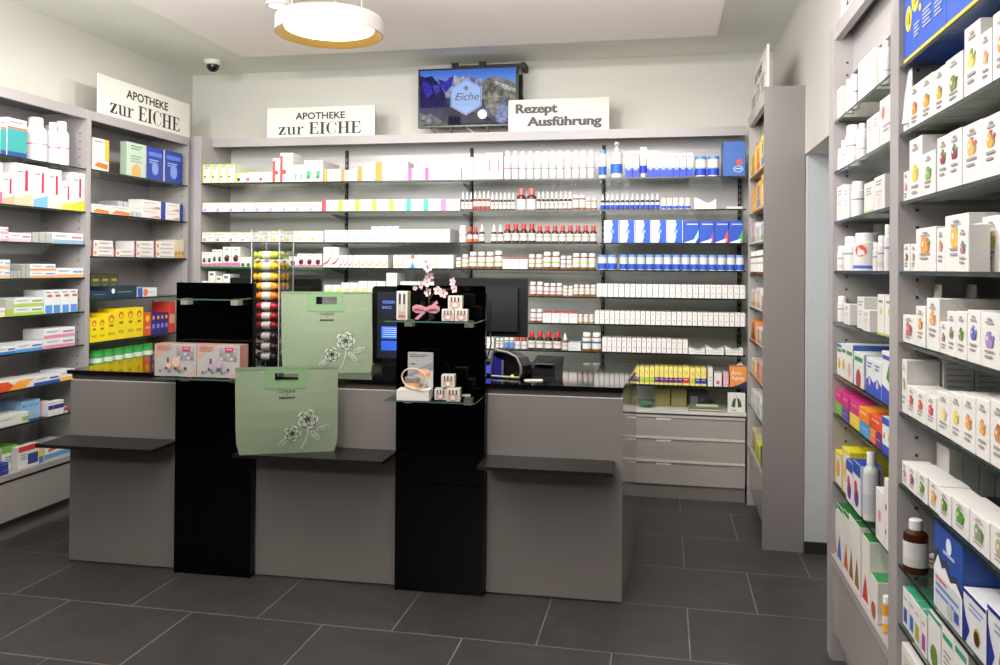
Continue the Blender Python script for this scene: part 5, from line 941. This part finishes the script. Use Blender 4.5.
def blossom(r):
    m = MB()
    for k in range(5):
        t = 2*math.pi*k/5; c_, s_ = math.cos(t), math.sin(t); L_ = []
        for a, b, h in ((.0, .0, 0), (.45, -.34, .12), (.8, -.36, .22), (1, -.12, .3), (.92, 0, .28), (1, .12, .3), (.8, .36, .22), (.45, .34, .12)):
            L_.append((r*(a*c_-b*s_), -r*h, r*(a*s_+b*c_)))
        m.poly(L_, PET if k % 2 else mat('eed0d0', .6))
    m.lathe([(.16*r, -.05*r), (.12*r, .12*r)], CEN, 8, (0, -.1*r, 0))
    for k in range(8):
        t = k*.8; m.tube([(0, -.05*r, 0), (.3*r*math.cos(t), -.35*r, .3*r*math.sin(t))], .0005, PET2, 4)
    return m
f0 = None
for i, q in enumerate(pts):
    r = .0165 if i not in (5,) else .009
    if f0 is None: f0 = blossom(.021).build('blossom', br); o = f0
    else: o = f0.copy(); COL.objects.link(o); o.parent = br
    o.location = q; o.rotation_euler = (random.uniform(-.5, .3), random.uniform(0, 6), random.uniform(-.6, .6)); o.scale = (r/.0165,)*3
# tester on the lower shelf
tp = onshelf(416, z2, -1.955)
m = MB().box(-.072, .072, -.045, .045, 0, .045, mat('e6e4df', .4)); o = m.build('tester_base', None, onshelf(415.5, z2, -1.985), TH0+R(4)); tag(o, 'white tester block on the lower tower shelf', 'display base')
BOARD = bx('d2d2d2', 'p 8a8c90 0 .3 1 .62 1 1 0 1', 'p a8a8aa 0 .5 1 .8 1 1 0 1', 't .08 .94 .8 2 4a4a4c .02', 'd .66 .52 .24 d89870 .8', 'd .66 .58 .22 e8b898 .45', 'r .12 .1 .68 .3 e0bc9c', 'd .4 .38 .28 b8bab8 .8', 'p 6a6c70 .6 .2 .95 .05 .98 .15 .7 .3', 't .12 .74 .3 1 4a4a4a .03')
loose_carton('picture_card', onshelf(421, z2, -1.925), pxw(409, 434, -1.925), .008, pxw(409, 434, -1.925)*1.72, BOARD, 'grey cream-jar picture card behind the tester block', 'card')
jp = onshelf(413, z2+.0456, -1.975)
j = MB(); j.lathe([(.030, 0), (.034, .004), (.034, .028), (.030, .03)], mat('d2a888', .3), 20); j = j.build('cream_jar', None, jp); tag(j, 'beige cream jar standing on the white tester block', 'jar')
MB().lathe([(.033, .0305), (.035, .032), (.035, .05), (.033, .052)], mat('b9b6b0', .25, .6), 20).build('lid', j)
hp = at(1, -2.03, 414.5, 383)
m = MB(); m.tube([(.062*math.cos(t*math.pi/16), .0, .044*math.sin(t*math.pi/16)) for t in range(32)], .0035, mat('dcc2b4', .3), 8, True)
m.tube([(-.02, 0, -.042), (-.012, .01, -.043), (.012, .01, -.043), (.02, 0, -.042)], .003, mat('dcc2b4', .3)); o = m.build('ring_stand', None, hp, R(-8)); tag(o, 'thin pale pink ring standing around the cream jar', 'ring')
o.rotation_euler = (0, R(14), R(-8)); o.location.z = z2+.0457+.0505
sp = onshelf(467, z2, -1.93)
m = MB().box(-.022, .022, -.015, .015, 0, .012, ACRYL).box(-.018, .018, -.01, .01, .012, .02, mat('b8b8b4', .4)); tag(m.build('sample_tray', None, sp, TH0), 'small clear sample tray at the lower shelf end', 'tray')

# ------------------------------------------------------------------ things on the worktop
WT = .9656
def bar(colr, lab='d8d4cc', r=.0205, L=.141):
    m = MB(); C_ = mat(colr, .3); prof = [(.45*r, -L/2), (1.0*r, -L/2+.004), (.5*r, -L/2+.016), (.95*r, -L/2+.026), (r, -L/2+.034), (r, L/2-.034), (.95*r, L/2-.026), (.5*r, L/2-.016), (1.0*r, L/2-.004), (.45*r, L/2)]
    m.lathe(prof, C_, 12); k = MB(); k.lathe([(r*1.02, -.022), (r*1.02, .024)], mat(lab, .4), 12, cap=False)
    for mm_ in (m, k): mm_.v = [(z, y, -x) for x, y, z in mm_.v]
    o = m.build('wrapped_bar'); k.build('paper_band', o); return o
RX, RY = at(1, -1.60, 265, 300).x, -1.60
rk = empty('acrylic_rack', (RX, RY, WT), TH0); tag(rk, 'tall clear acrylic dispenser of wrapped bars behind the left tower', 'rack')
RW, RD = .152, .17; ztop = at(1, -1.6, 265, 229).z-WT
EDGE = mat('c4c8c6', .2)
for sx in (-1, 1):
    m = MB().box(sx*RW/2-.0015, sx*RW/2+.0015, 0, RD, 0, ztop, ACRYL); m.box(sx*RW/2-.002, sx*RW/2+.002, -.001, .0015, 0, ztop, EDGE).box(sx*RW/2-.002, sx*RW/2+.002, RD-.001, RD+.0015, 0, ztop, EDGE); m.build('side_pane', rk)
m = MB().box(-RW/2, RW/2, RD-.003, RD, 0, ztop, ACRYL); m.build('rear_pane', rk)
MB().box(-RW/2, RW/2, 0, RD, 0, .004, ACRYL).build('base_plate', rk)
MB().box(-.055, .075, .05, .056, ztop-.075, ztop-.07, mat('6a6a6a', .3)).build('top_bar', rk)
vs = [(255, 'a9b83a', 'lime green'), (265.7, 'd8b820', 'bright yellow'), (276.5, 'd8a81c', 'golden yellow'), (286, 'd89420', 'amber'), (295.5, 'd87820', 'orange'), (306, 'a8202a', 'bright red'), (316, 'a01c26', 'crimson'), (325, '8a1a26', 'dark red'), (336, '3a1c30', 'dark plum'), (346.5, '4a1826', 'wine red'), (356.5, '2c2030', 'blackish purple')]
for i, (v_, cl, nm) in enumerate(vs):
    z = at(1, RY+.02, 266, v_).z; MB().box(-RW/2+.002, RW/2-.002, .004, RD-.004, z-WT-.0244, z-WT-.0230, ACRYL).build('tier', rk)
    for k in range(3 if i < 5 else 2):
        o = bar(cl, 'dcd8d0' if i > 4 else 'd4d0c0'); o.location = (RX, RY+.0235+.0455*k, z-.001); o.rotation_euler = (0, 0, TH0+R((0, -1, 1)[k]))
        tag(o, f'{nm} wrapped bar {("at the front of", "in the middle of", "at the back of")[k]} its acrylic tier' if i < 5 else f'{nm} wrapped bar {("in front", "behind")[k]} in the acrylic dispenser', 'snack bar')
def monitor(u0, u1, v0, v1, y, label, rz=0):
    a, b = at(1, y, u0, v0), at(1, y, u1, v1); w = b.x-a.x; ht = a.z-b.z; c = empty('monitor', ((a.x+b.x)/2, y, WT), rz); tag(c, label, 'monitor'); z0 = b.z-WT
    m = MB().box(-w/2, w/2, .0, .022, z0, z0+ht, mat('0b0b0d', .35)); m.box(-w/2+.05, w/2-.05, -.022, 0, z0+.03, z0+ht-.05, mat('101013', .45))
    m.box(-w/2+.002, w/2-.002, -.003, .0, z0+ht-.045, z0+ht-.042, mat('24242a', .4)).box(-w*.12, w*.12, -.028, -.022, z0+.05, z0+ht*.6, mat('0d0d10', .4))
    for k in range(12): m.box(w*.22, w*.36, -.0226, -.0218, z0+ht*.35+.008*k, z0+ht*.35+.008*k+.003, mat('030303', .6))
    m.build('rear_housing', c); MB().box(-w/2+.012, w/2-.012, .022, .0232, z0+.012, z0+ht-.012, mat('9ab0c8', .2, emit=.25)).build('screen', c)
    MB().box(-.035, .035, -.05, -.028, .012, z0+ht*.45, mat('0c0c0e', .4)).build('stand_neck', c); MB().box(-.13, .13, -.10, .10, 0, .014, mat('0c0c0e', .4)).build('stand_foot', c)
    m = MB(); m.tube([(w*.12, -.03, z0+.03), (w*.14, -.05, z0-.03), (w*.10, -.05, .06), (w*.05, -.0, .004)], .004, mat('08080a', .5)); m.build('cable', c)
    return c
monitor(434, 527.5, 277.6, 337.5, -1.25, 'black monitor seen from behind, right of the flower vase')
monitor(230, 320.5, 277.5, 338, -1.22, 'black monitor seen from behind, partly hidden by bar dispenser')
# customer screen
a, b = at(1, -1.42, 372.6, 286), at(1, -1.42, 372.6, 364); w = .34; c = empty('customer_screen', (a.x+w/2, -1.42, WT), TH0); tag(c, 'black touch screen with blue lettering beside the standing green bag', 'screen')
ht = a.z-WT-.03; K = mat('0b0b0d', .25); m = MB(); rr = .018; prof = []
for cx, cz, t0 in ((w/2-rr, .03+ht-rr, 0), (-w/2+rr, .03+ht-rr, 90), (-w/2+rr, .03+rr, 180), (w/2-rr, .03+rr, 270)):
    for k in range(5): t = R(t0+k*22.5); prof.append((cx+rr*math.cos(t), cz+rr*math.sin(t)))
n = len(prof); m.poly([(x, 0, z) for x, z in prof], K); m.poly([(x, .035, z) for x, z in prof[::-1]], K)
for k in range(n): (x0, q0), (x1, q1) = prof[k], prof[(k+1) % n]; m.poly([(x0, 0, q0), (x0, .035, q0), (x1, .035, q1), (x1, 0, q1)], K)
m.build('housing', c)
sc = MB().box(-w/2+.028, w/2-.028, -.001, .0, .06, .03+ht-.03, mat('20242c', .15, emit=.6)); so = sc.build('display', c)
m = MB(); BL = mat('5a78d8', .4, emit=1.2); put_text(m, 'VISION', .022, -w/2+.055, .03+ht-.09, -.0014, BL, .0, 0, 'LEFT'); put_text(m, 'INFO', .022, -w/2+.055, .03+ht-.118, -.0014, BL, .0, 0, 'LEFT')
for k, (z0_, z1_) in enumerate(((.16, .225), (.10, .15))): m.box(-w/2+.05, w/2-.05, -.0016, -.0012, z0_, z1_, mat('2c56b8', .3, emit=.9))
for k in range(5): m.box(-w/2+.06, w/2-.08-.02*(k % 2), -.002, -.0015, .17+.011*k, .173+.011*k, mat('a8c0f0', .3, emit=1))
m.build('screen_print', so)
m = MB().prism([(-w/2+.085, -.10), (w/2, -.14), (w/2, .034), (-w/2+.02, .034)], 0, .02, K); m.prism([(-w/2+.09, -.085), (w/2-.02, -.12), (w/2-.02, .0), (-w/2+.015, .0)], .02, .034, K); m.build('foot', c)
# coin / card devices
q = at(2, WT, 507, 377); d = empty('coin_reader', (q.x+.02, q.y+.02, WT), R(-12)); tag(d, 'black and silver hooded coin reader on the right worktop', 'payment device')
SIL = mat('a9a7a6', .3, .5); m = MB(); pr_ = [(-.075, .0), (-.082, .03), (-.07, .115), (-.055, .128), (.01, .118), (.055, .098), (.075, .06), (.078, .02), (.07, .0)]
inn = [(-.060, .008), (-.066, .03), (-.056, .105), (-.048, .116), (.008, .107), (.047, .089), (.063, .057), (.066, .02), (.060, .008)]
m.tube([(x, -.075, z+.0072) for x, z in pr_], .006, SIL, 8, True); m.build('silver_rim', d)
m = MB(); D_ = mat('141417', .3)
n = len(pr_)
for k in range(n):
    (x0, q0), (x1, q1) = pr_[k], pr_[(k+1) % n]; m.poly([(x0, -.07, q0), (x1, -.07, q1), (x1*.9, .09, q1*.92), (x0*.9, .09, q0*.92)], D_)
m.poly([(x*.9, .09, z*.92) for x, z in pr_], D_); m.poly([(x, -.04, z) for x, z in pr_], mat('0a0a0c', .4)); m.build('hood', d)
MB().poly([(-.072, -.0745, .012), (-.022, -.0765, .004), (-.022, -.0765, .085), (-.066, -.0745, .11)], mat('2a2a80', .15, emit=.35)).poly([(-.022, -.0768, .002), (-.012, -.0768, .002), (-.012, -.0768, .086), (-.022, -.0768, .09)], SIL).build('blue_window', d)
MB().lathe([(.008, 0), (.006, .004)], mat('d8e020', .4, emit=2), 10, (.025, -.055, .012)).build('yellow_lamp', d)
q = at(2, WT, 538, 376); d = empty('card_terminal', (q.x+.02, q.y+.10, WT), R(-10)); tag(d, 'black sloping card terminal right of the coin reader', 'payment device')
MB().prism([(-.06, -.08), (.07, -.05), (.07, .08), (-.06, .08)], 0, .03, D_).build('body', d)
m = MB(); m.poly([(-.06, -.08, .03), (.07, -.05, .03), (.085, .06, .085), (-.06, .06, .085)], D_); m.poly([(-.06, -.08, .03), (-.06, .06, .085), (-.06, .08, .03)], D_); m.poly([(.07, -.05, .03), (.07, .08, .03), (.085, .06, .085)], D_); m.poly([(-.06, .06, .085), (.085, .06, .085), (.07, .08, .03), (-.06, .08, .03)], D_); m.build('sloped_head', d)
MB().box(-.04, .06, -.08, -.02, .0851-.03, .0853-.03, mat('3a3a40', .3)).build('keypad', d)
q = at(2, WT, 488, 376); d = empty('pin_pad', (q.x, q.y+.07, WT), R(-10)); tag(d, 'small black pin pad glowing blue beside the right tower', 'payment device')
MB().prism([(-.04, -.06), (.04, -.06), (.04, .06), (-.04, .06)], 0, .07, D_).build('body', d); MB().poly([(-.035, -.0606, .012), (.036, -.0606, .012), (.028, -.0606, .058), (.0, -.0606, .05)], mat('4048d8', .3, emit=1.3)).build('blue_light', d)
q = at(2, WT, 534, 381); m = MB()
for k in range(3): m.box(-.045+.006*k, .03+.006*k, -.02, .04, .0004+.0012*k, .0014+.0012*k, mat('dcdad6', .6))
tag(m.build('paper_slips', None, q, R(15)), 'small white paper slips before the card terminal', 'paper')

# ------------------------------------------------------------------ signs
def didone(ch):
    """thick-and-thin serif capitals and small letters on a unit cap height: polygons, advance"""
    r_ = lambda x0, z0, x1, z1: [(x0, z0), (x1, z0), (x1, z1), (x0, z1)]
    t = .058
    if ch == 'E': return [r_(.10, 0, .28, 1), r_(0, 0, .66, t), r_(0, 1-t, .64, 1), r_(.28, .50, .50, .50+t), [(.66, 0), (.70, .30), (.67, .30), (.55, t), (.55, 0)], [(.64, 1), (.66, .74), (.63, .74), (.53, 1-t), (.53, 1)], [(.48, .38), (.51, .38), (.51, .66), (.48, .66)]], .76
    if ch == 'I': return [r_(.10, 0, .28, 1), r_(0, 0, .38, t), r_(0, 1-t, .38, 1)], .44
    if ch == 'H': return [r_(.10, 0, .28, 1), r_(.58, 0, .76, 1), r_(0, 0, .38, t), r_(0, 1-t, .38, 1), r_(.48, 0, .86, t), r_(.48, 1-t, .86, 1), r_(.28, .49, .58, .49+t)], .92
    if ch == 'C':
        P_ = []; n = 20
        for k in range(n):
            q = []
            for kk, o in ((k, 1), (k+1, 1), (k+1, 0), (k, 0)):
                a = R(48+kk*(264/n)); th = .018+.165*max(0, -math.cos(a))**.8
                ro, rz_ = (.40, .515) if o else (.40-th, .515-max(.03, th*.25)); q.append((.42+ro*math.cos(a), .5+rz_*math.sin(a)))
            P_.append(q)
        P_ += [[(.69, .97), (.715, .97), (.73, .64), (.70, .64), (.62, .86)], [(.68, .16), (.73, .34), (.70, .34), (.60, .12)]]; return P_, .80
    x = .66
    if ch == 'z': return [r_(.03, x-t, .52, x), r_(0, 0, .52, t), [(0, t*.5), (.2, t*.5), (.52, x-t*.5), (.32, x-t*.5)], [(.03, x), (.03, x-.22), (.06, x-.22), (.14, x-t)], [(.52, 0), (.53, .24), (.50, .24), (.40, t)]], .60
    if ch == 'u': return [r_(.08, .12, .23, x), [(.08, .14), (.23, .14), (.27, .06), (.36, .04), (.42, .10), (.44, .08), (.34, -.015), (.2, -.01), (.1, .06)], r_(.42, 0, .57, x), r_(0, x-t, .1, x), r_(.33, x-t, .43, x), r_(.57, 0, .66, t)], .70
    if ch == 'r': return [r_(.08, 0, .23, x), r_(0, 0, .33, t), r_(0, x-t, .1, x), [(.23, .42), (.23, .5), (.32, .64), (.42, .67), (.42, .63), (.34, .6)]]+[[(.42+.07*math.cos(k*math.pi/5), .59+.075*math.sin(k*math.pi/5)) for k in range(10)]], .52
    return [], .34
def sign_eiche(w, h, loc, rz, label):
    s = empty('shop_sign', loc, rz); tag(s, label, 'sign')
    MB().box(-w/2, w/2, 0, .012, 0, h, mat('d6d4ca', .5)).build('board', s)
    INKS = mat('2b2b2b', .6); m = MB(); put_text(m, 'APOTHEKE', h*.315, .0*w, h*.60, -.0006, INKS, .0018, 0, 'CENTER', w*.46); m.build('lettering', s)
    cap = h*.40; adv = 0; G = []
    for ch in 'zur EICHE':
        P_, a_ = didone(ch); G += [(ch.islower(), [(adv+x, z) for x, z in q]) for q in P_]; adv += a_
    k = w*.775/adv
    for low in (True, False):
        m = MB()
        for l_, q in G:
            if l_ == low: m.poly([(-w*.005-w*.3875+x*k, -.0006, h*.09+z*cap) for x, z in q], INKS)
        m.build('lettering', s)
    return s
a, b = at(1, .165, 267, 137), at(1, .165, 375, 105); zt = 2.4505
sign_eiche(b.x-a.x, b.z-zt, ((a.x+b.x)/2, .165, zt), 0, 'white shop sign standing on the back wall unit')
a, b = at(0, XL, 99.3, 108.4), at(0, XL, 190.5, 103)
sign_eiche(b.y-a.y-.0, .247, (XL-.006, (a.y+b.y)/2, 2.4456), R(90), 'white shop sign standing on the left wall rack')
a, b = at(0, XP, 747.5, 112), at(0, XP, 768.5, 86)
sign_eiche(.84, .24, (XP+.012, -.44, 2.4825), R(-90), 'white shop sign seen edge-on on the corner rack')
sign_eiche(.80, .24, (XR+.012, -2.62, 2.4456), R(-90), 'white shop sign cropped above the right product rack')
a, b = at(1, .165, 508.3, 131), at(1, .165, 609.3, 97); w, h = b.x-a.x, b.z-zt
s = empty('shop_sign', ((a.x+b.x)/2, .165, zt)); tag(s, 'white sign reading Rezept Ausführung beside the television', 'sign')
MB().box(-w/2, w/2, 0, .012, 0, h, mat('cfcbc5', .5)).build('board', s); m = MB(); GI = mat('4f4a48', .6)
put_text(m, 'Rezept', h*.395, -w*.435, h*.58, -.0006, GI, .0026, 0, 'LEFT', w*.415); put_text(m, 'Rezept', h*.395, -w*.428, h*.58, -.0007, GI, .0026, 0, 'LEFT', w*.415); put_text(m, 'Ausführung', h*.395, -w*.305, h*.17, -.0006, GI, .0026, 0, 'LEFT', w*.735); put_text(m, 'Ausführung', h*.395, -w*.298, h*.17, -.0007, GI, .0026, 0, 'LEFT', w*.735); m.build('lettering', s)

# ------------------------------------------------------------------ television
a, b = at(1, .22, 418.3, 69.6), at(1, .22, 517.3, 125.2); W, Hh = b.x-a.x, a.z-b.z
tv = empty('television', ((a.x+b.x)/2, .22, b.z)); tag(tv, 'wall television showing blue mountains and hexagon logo', 'television')
MB().box(-W/2, W/2, 0, .045, 0, Hh, mat('0c0c0e', .3)).build('housing', tv)
e = .012; sx, sz = W-2*e, Hh-2*e
def S(x, z, k=0): return (-W/2+e+x*sx, -.0006-.0003*k, e+z*sz)
def em(c_, s_=.75):
    m = mat(c_, .03, emit=s_*1.05, spec=.3); nt = m.node_tree; b = nt.nodes['Principled BSDF']
    if not b.inputs['Emission Color'].is_linked:
        tc = nt.nodes.new('ShaderNodeTexCoord'); n = nt.nodes.new('ShaderNodeTexNoise'); n.inputs['Scale'].default_value = 26; n.inputs['Detail'].default_value = 6; n.inputs['Roughness'].default_value = .7
        rp = nt.nodes.new('ShaderNodeMixRGB'); c = lin(c_); rp.inputs[1].default_value = tuple(x*.4 for x in c[:3])+(1,); rp.inputs[2].default_value = tuple(min(1, x*2.3) for x in c[:3])+(1,)
        st = nt.nodes.new('ShaderNodeMapRange'); st.inputs[1].default_value = .35; st.inputs[2].default_value = .65
        nt.links.new(tc.outputs['Object'], n.inputs['Vector']); nt.links.new(n.outputs['Fac'], st.inputs[0]); nt.links.new(st.outputs[0], rp.inputs[0]); nt.links.new(rp.outputs[0], b.inputs['Emission Color'])
    b.inputs['Base Color'].default_value = (.004, .004, .006, 1)
    return m
def flat(c_, s_=.75):
    m = mat(c_, .031, emit=s_*1.05, spec=.3); m.node_tree.nodes['Principled BSDF'].inputs['Base Color'].default_value = (.004, .004, .006, 1); return m
m = MB(); bands = ['7aa6ee', '6f9cec', '6291ea', '5686e6', '4c7ae2']
for i, c_ in enumerate(bands): m.poly([S(0, .72+.056*i), S(1, .72+.056*i), S(1, .72+.056*(i+1)), S(0, .72+.056*(i+1))], flat(c_))
m.poly([S(0, 0), S(1, 0), S(1, .73), S(0, .73)], em('4a4f70', .5))
def sp(c_, k, *n, s_=.6): m.poly([S(n[i], n[i+1], k) for i in range(0, len(n), 2)], em(c_, s_))
sp('8a8ec8', 1, .18, .85, .25, .78, .30, .86, .36, .90, .42, .84, .47, .90, .52, .86, .6, .84, .66, .80, .72, .74, .8, .5, .2, .5)
sp('3a34a8', 2, .2, .84, .27, .8, .32, .86, .36, .9, .34, .72, .28, .6, .22, .7); sp('c8c8e8', 3, .36, .9, .42, .84, .47, .88, .46, .7, .40, .62, .37, .75); sp('5a5aa8', 4, .52, .86, .56, .84, .58, .74, .54, .7)
sp('262060', 3, 0, .92, .06, .88, .13, .9, .17, .82, .22, .72, .26, .6, .3, .3, .3, 0, 0, 0, s_=.5); sp('3a30b0', 4, .03, .80, .1, .78, .14, .6, .08, .5, .05, .62); sp('4a40c8', 4, .14, .72, .2, .74, .22, .62, .17, .55)
sp('8a8680', 5, .62, .7, .7, .82, .78, .85, .86, .82, 1, .72, 1, .2, .8, .1, .7, .3, .64, .5, s_=.5); sp('c0c4d0', 6, .78, .78, .9, .70, 1, .62, 1, .56, .88, .62, .8, .7); sp('6a665c', 6, .7, .7, .76, .74, .8, .6, .72, .5)
sp('a09a8c', 6, .66, .5, .74, .6, .84, .5, .76, .3, .68, .35, s_=.5); sp('7a86c8', 7, .82, .35, .88, .45, .92, .2, .98, .4, 1, .1, .86, 0, .8, .05)
sp('15133a', 6, .18, 0, .3, .34, .46, .26, .6, .22, .72, .12, .84, .0, s_=.4); sp('6a7064', 7, 0, .24, .06, .2, .12, .22, .2, .12, .3, .02, .3, 0, 0, 0, s_=.45); sp('8a94a0', 8, .04, .2, .1, .18, .14, .08, .08, .04, .02, .1, s_=.45); sp('7a8460', 8, .0, .1, .06, .12, .1, .02, 0, 0, s_=.4)
so = m.build('screen_picture', tv)
m = MB(); hx, hz = .49, .50; hr = .30*sz
def hexp(r, k): return [(-W/2+e+hx*sx+r*math.sin(R(60*i)), -.0006-.0003*k, e+hz*sz+r*math.cos(R(60*i))) for i in range(6)][::-1]
m.poly(hexp(hr*1.10, 10), flat('c8d8fa', .8)); m.poly(hexp(hr*1.05, 11), flat('3a4a90', .5)); m.poly(hexp(hr*1.02, 12), flat('a8c4f8', .9))
IK = mat('2a3040', .4); cx = -W/2+e+hx*sx; cz = e+hz*sz
put_text(m, 'Eiche', hr*.62, cx, cz-hr*.18, -.0006-.0003*13, IK, .0006, .35, 'CENTER', hr*1.5); put_text(m, '1893', hr*.2, cx, cz-hr*.55, -.0006-.0003*13, mat('6a7898', .4), 0, 0)
m.lathe([(hr*.16, 0), (hr*.14, .0003)], IK, 14)if False else None
m.poly([(cx+hr*.16*math.cos(k*.449), -.0046, cz+hr*.55+hr*.13*math.sin(k*.449)) for k in range(14)][::1], mat('5a6a90', .4)); m.poly([(cx-hr*.03, -.0048, cz+hr*.34), (cx+hr*.03, -.0048, cz+hr*.34), (cx+hr*.03, -.0048, cz+hr*.6), (cx-hr*.03, -.0048, cz+hr*.6)], IK)
m.build('hexagon_logo', so)
m = MB(); BK = mat('050505', .5)
zr = Hh+.028; m.box(-W*.10, W*.56, .055, .075, Hh-.0, Hh+.03, BK)
for x in (-W*.14, W*.135): m.box(x-.022, x+.022, .03, .075, Hh-.005, Hh+.048, BK)
m.box(W*.52, W*.56, .05, .2, Hh-.01, Hh+.035, BK); m.box(W*.1, W*.5, .19, .228, Hh-.3, Hh-.02, BK); m.box(W*.15, W*.45, .045, .19, Hh-.2, Hh-.1, BK); m.build('mount_rail', tv)
for x in (-W*.165, W*.2): MB().box(x-.009, x+.009, .012, .03, 2.452-b.z, 0, BK).build('support_leg', tv)
m = MB(); m.tube([(W*.53, .05, Hh-.02), (W*.535, .06, Hh*.75), (W*.52, .06, Hh*.6), (W*.545, .06, Hh*.45), (W*.53, .07, Hh*.2), (W*.5, .1, .0)], .004, BK); m.tube([(-W*.38, .04, 0), (-W*.33, .06, -.04)], .003, BK); m.tube([(-W*.02, .04, 0), (W*.06, .06, -.04)], .003, mat('d8d6d0')); m.build('cables', tv)

# ------------------------------------------------------------------ ceiling things
lp = at(2, 2.64, 329.5, 35); L = empty('pendant_lamp', lp); tag(L, 'white and gold ring pendant lamp hanging near the ceiling', 'lamp')
r = .262; m = MB(); m.lathe([(r-.004, 0), (r, .002), (r, .075), (r-.01, .085), (.02, .087)], mat('8f8782', .6), 64, cap=False); m.lathe([(.02, .0875), (.001, .0876)], mat('e6e2de', .5), 12, cap=False); m.build('drum', L)
MB().lathe([(r-.004, 0), (r-.012, .004), (.216, .030)], mat('b8924a', .35, .35), 64, cap=False).build('gold_inner_ring', L)
MB().lathe([(.2165, .0295), (.19, .0290), (.001, .0285)], mat('fffaf0', .5, emit=9), 64, cap=False).build('diffuser', L)
m = MB()
for t in (60, 180, 300): m.tube([(.2*math.cos(R(t)), .2*math.sin(R(t)), .086), (.2*math.cos(R(t)), .2*math.sin(R(t)), 2.93-2.65)], .0012, mat('c8c6c2', .4), 6)
m.build('suspension_cords', L); MB().lathe([(.06, .255), (.06, .2798)], mat('e6e2de', .5), 24).build('ceiling_rose', L)
q = at(2, 2.83, 278, 6); m = MB(); s = empty('ceiling_spotlight', (q.x, q.y, 2.83)); tag(s, 'white cylindrical ceiling spotlight left of the pendant lamp', 'lamp')
MB().lathe([(.058, 0), (.06, .002), (.06, .0998)], mat('9a9490', .6), 28).build('cylinder_housing', s); MB().lathe([(.05, -.0005), (.001, -.0006)], mat('f4f0e8', .4, emit=1.5), 20, cap=False).build('lens', s)
q = at(2, 3.0, 213, 62); s = empty('security_camera', (q.x, q.y, 0)); s.location.z = 3.01; tag(s, 'dark dome security camera on the ceiling, left back corner', 'camera')
MB().lathe([(.062, -.0), (.062, -.018), (.056, -.03), (.045, -.034)], mat('e2e0da', .5), 24).build('mount_ring', s)
MB().lathe([(.045, -.034), (.044, -.05), (.036, -.068), (.02, -.08), (.002, -.084)], mat('101214', .08), 24).build('dome', s)
# corner strip between left rack and back unit
MB().box(XL+.0, -3.397, .063, .075, 0, 2.447, GREY).build('trim_1')['kind'] = 'structure'

# ------------------------------------------------------------------ light
def light(kind, name, loc, target, power, size=.08, col=(1, .97, .93), spot=70, blend=.6, sy=None):
    l = bpy.data.lights.new(name, kind); l.energy = power; l.color = col; o = bpy.data.objects.new(name, l); COL.objects.link(o); o.location = loc
    o.rotation_euler = (Vector(target)-Vector(loc)).to_track_quat('-Z', 'Y').to_euler()
    if kind == 'SPOT': l.spot_size = R(spot); l.spot_blend = blend; l.shadow_soft_size = size
    else: l.shape = 'RECTANGLE'; l.size = size; l.size_y = sy or size
    return o
for k, x in enumerate((-3.0, -2.6, -2.1, -1.6, -1.15, -.7, -.2, .2)): light('SPOT', 'back_wall_spot', (x, (-1.25 if k % 2 else -2.5), 2.87), (x*.98, .3, 1.6), (22 if k % 2 else 46), .035, spot=78)
for y in (-2.6, -1.5, -.6): light('SPOT', 'left_wall_spot', (-2.0, y, 2.87), (-3.7, y+.3, 1.55), 42, .06, spot=84)
for y in (-4.2, -3.3, -2.4): light('SPOT', 'right_wall_spot', (-.75, y, 2.87), (.9, y-.1, 1.4), 40, .05, spot=86)
light('SPOT', 'counter_fill', (-1.3, -6.6, 2.8), (-1.4, -1.9, .35), 175, .25, spot=64, blend=.9)  # added fill from behind the camera, lifts the dark counter fronts
light('SPOT', 'rack_fill', (-.2, -5.2, 2.75), (.85, -3.2, 1.2), 45, .06, spot=60)  # added fill for the camera-facing carton sides in the right rack
light('SPOT', 'corner_spot', (-.4, -.9, 2.87), (.7, -.35, 1.5), 28, .035, spot=70)
light('AREA', 'overhead_fill', (-1.4, -3.6, 2.9), (-1.4, -3.6, 0), 20, 2.4, (1, .97, .94), sy=1.6)  # this pair of overhead areas is added fill, not real fittings
light('AREA', 'overhead_fill', (-1.4, -1.5, 2.91), (-1.4, -1.5, 0), 13, 2.2, (1, .97, .94), sy=.8)
light('AREA', 'ceiling_fill', (-1.45, -3.2, 2.5), (-1.45, -2.3, 3.05), 112, 3.6, (1, .97, .94), sy=1.2)  # this pair is added fill aimed upward to brighten the ceiling, no fixture there
light('AREA', 'ceiling_fill', (-1.45, -5.0, 2.5), (-1.45, -4.9, 3.05), 50, 3.2, (1, .97, .94), sy=1.6)
w = bpy.data.worlds.new('room_air'); bpy.context.scene.world = w; w.use_nodes = True
w.node_tree.nodes['Background'].inputs[0].default_value = (.95, .97, 1, 1); w.node_tree.nodes['Background'].inputs[1].default_value = .25
sc = bpy.context.scene
sc.view_settings.view_transform = 'Standard'; sc.view_settings.look = 'None'; sc.view_settings.exposure = 0
sc.cycles.use_denoising = True; sc.cycles.max_bounces = 8; sc.cycles.transparent_max_bounces = 24; sc.cycles.diffuse_bounces = 4; sc.cycles.sample_clamp_indirect = 6; sc.cycles.caustics_reflective = False
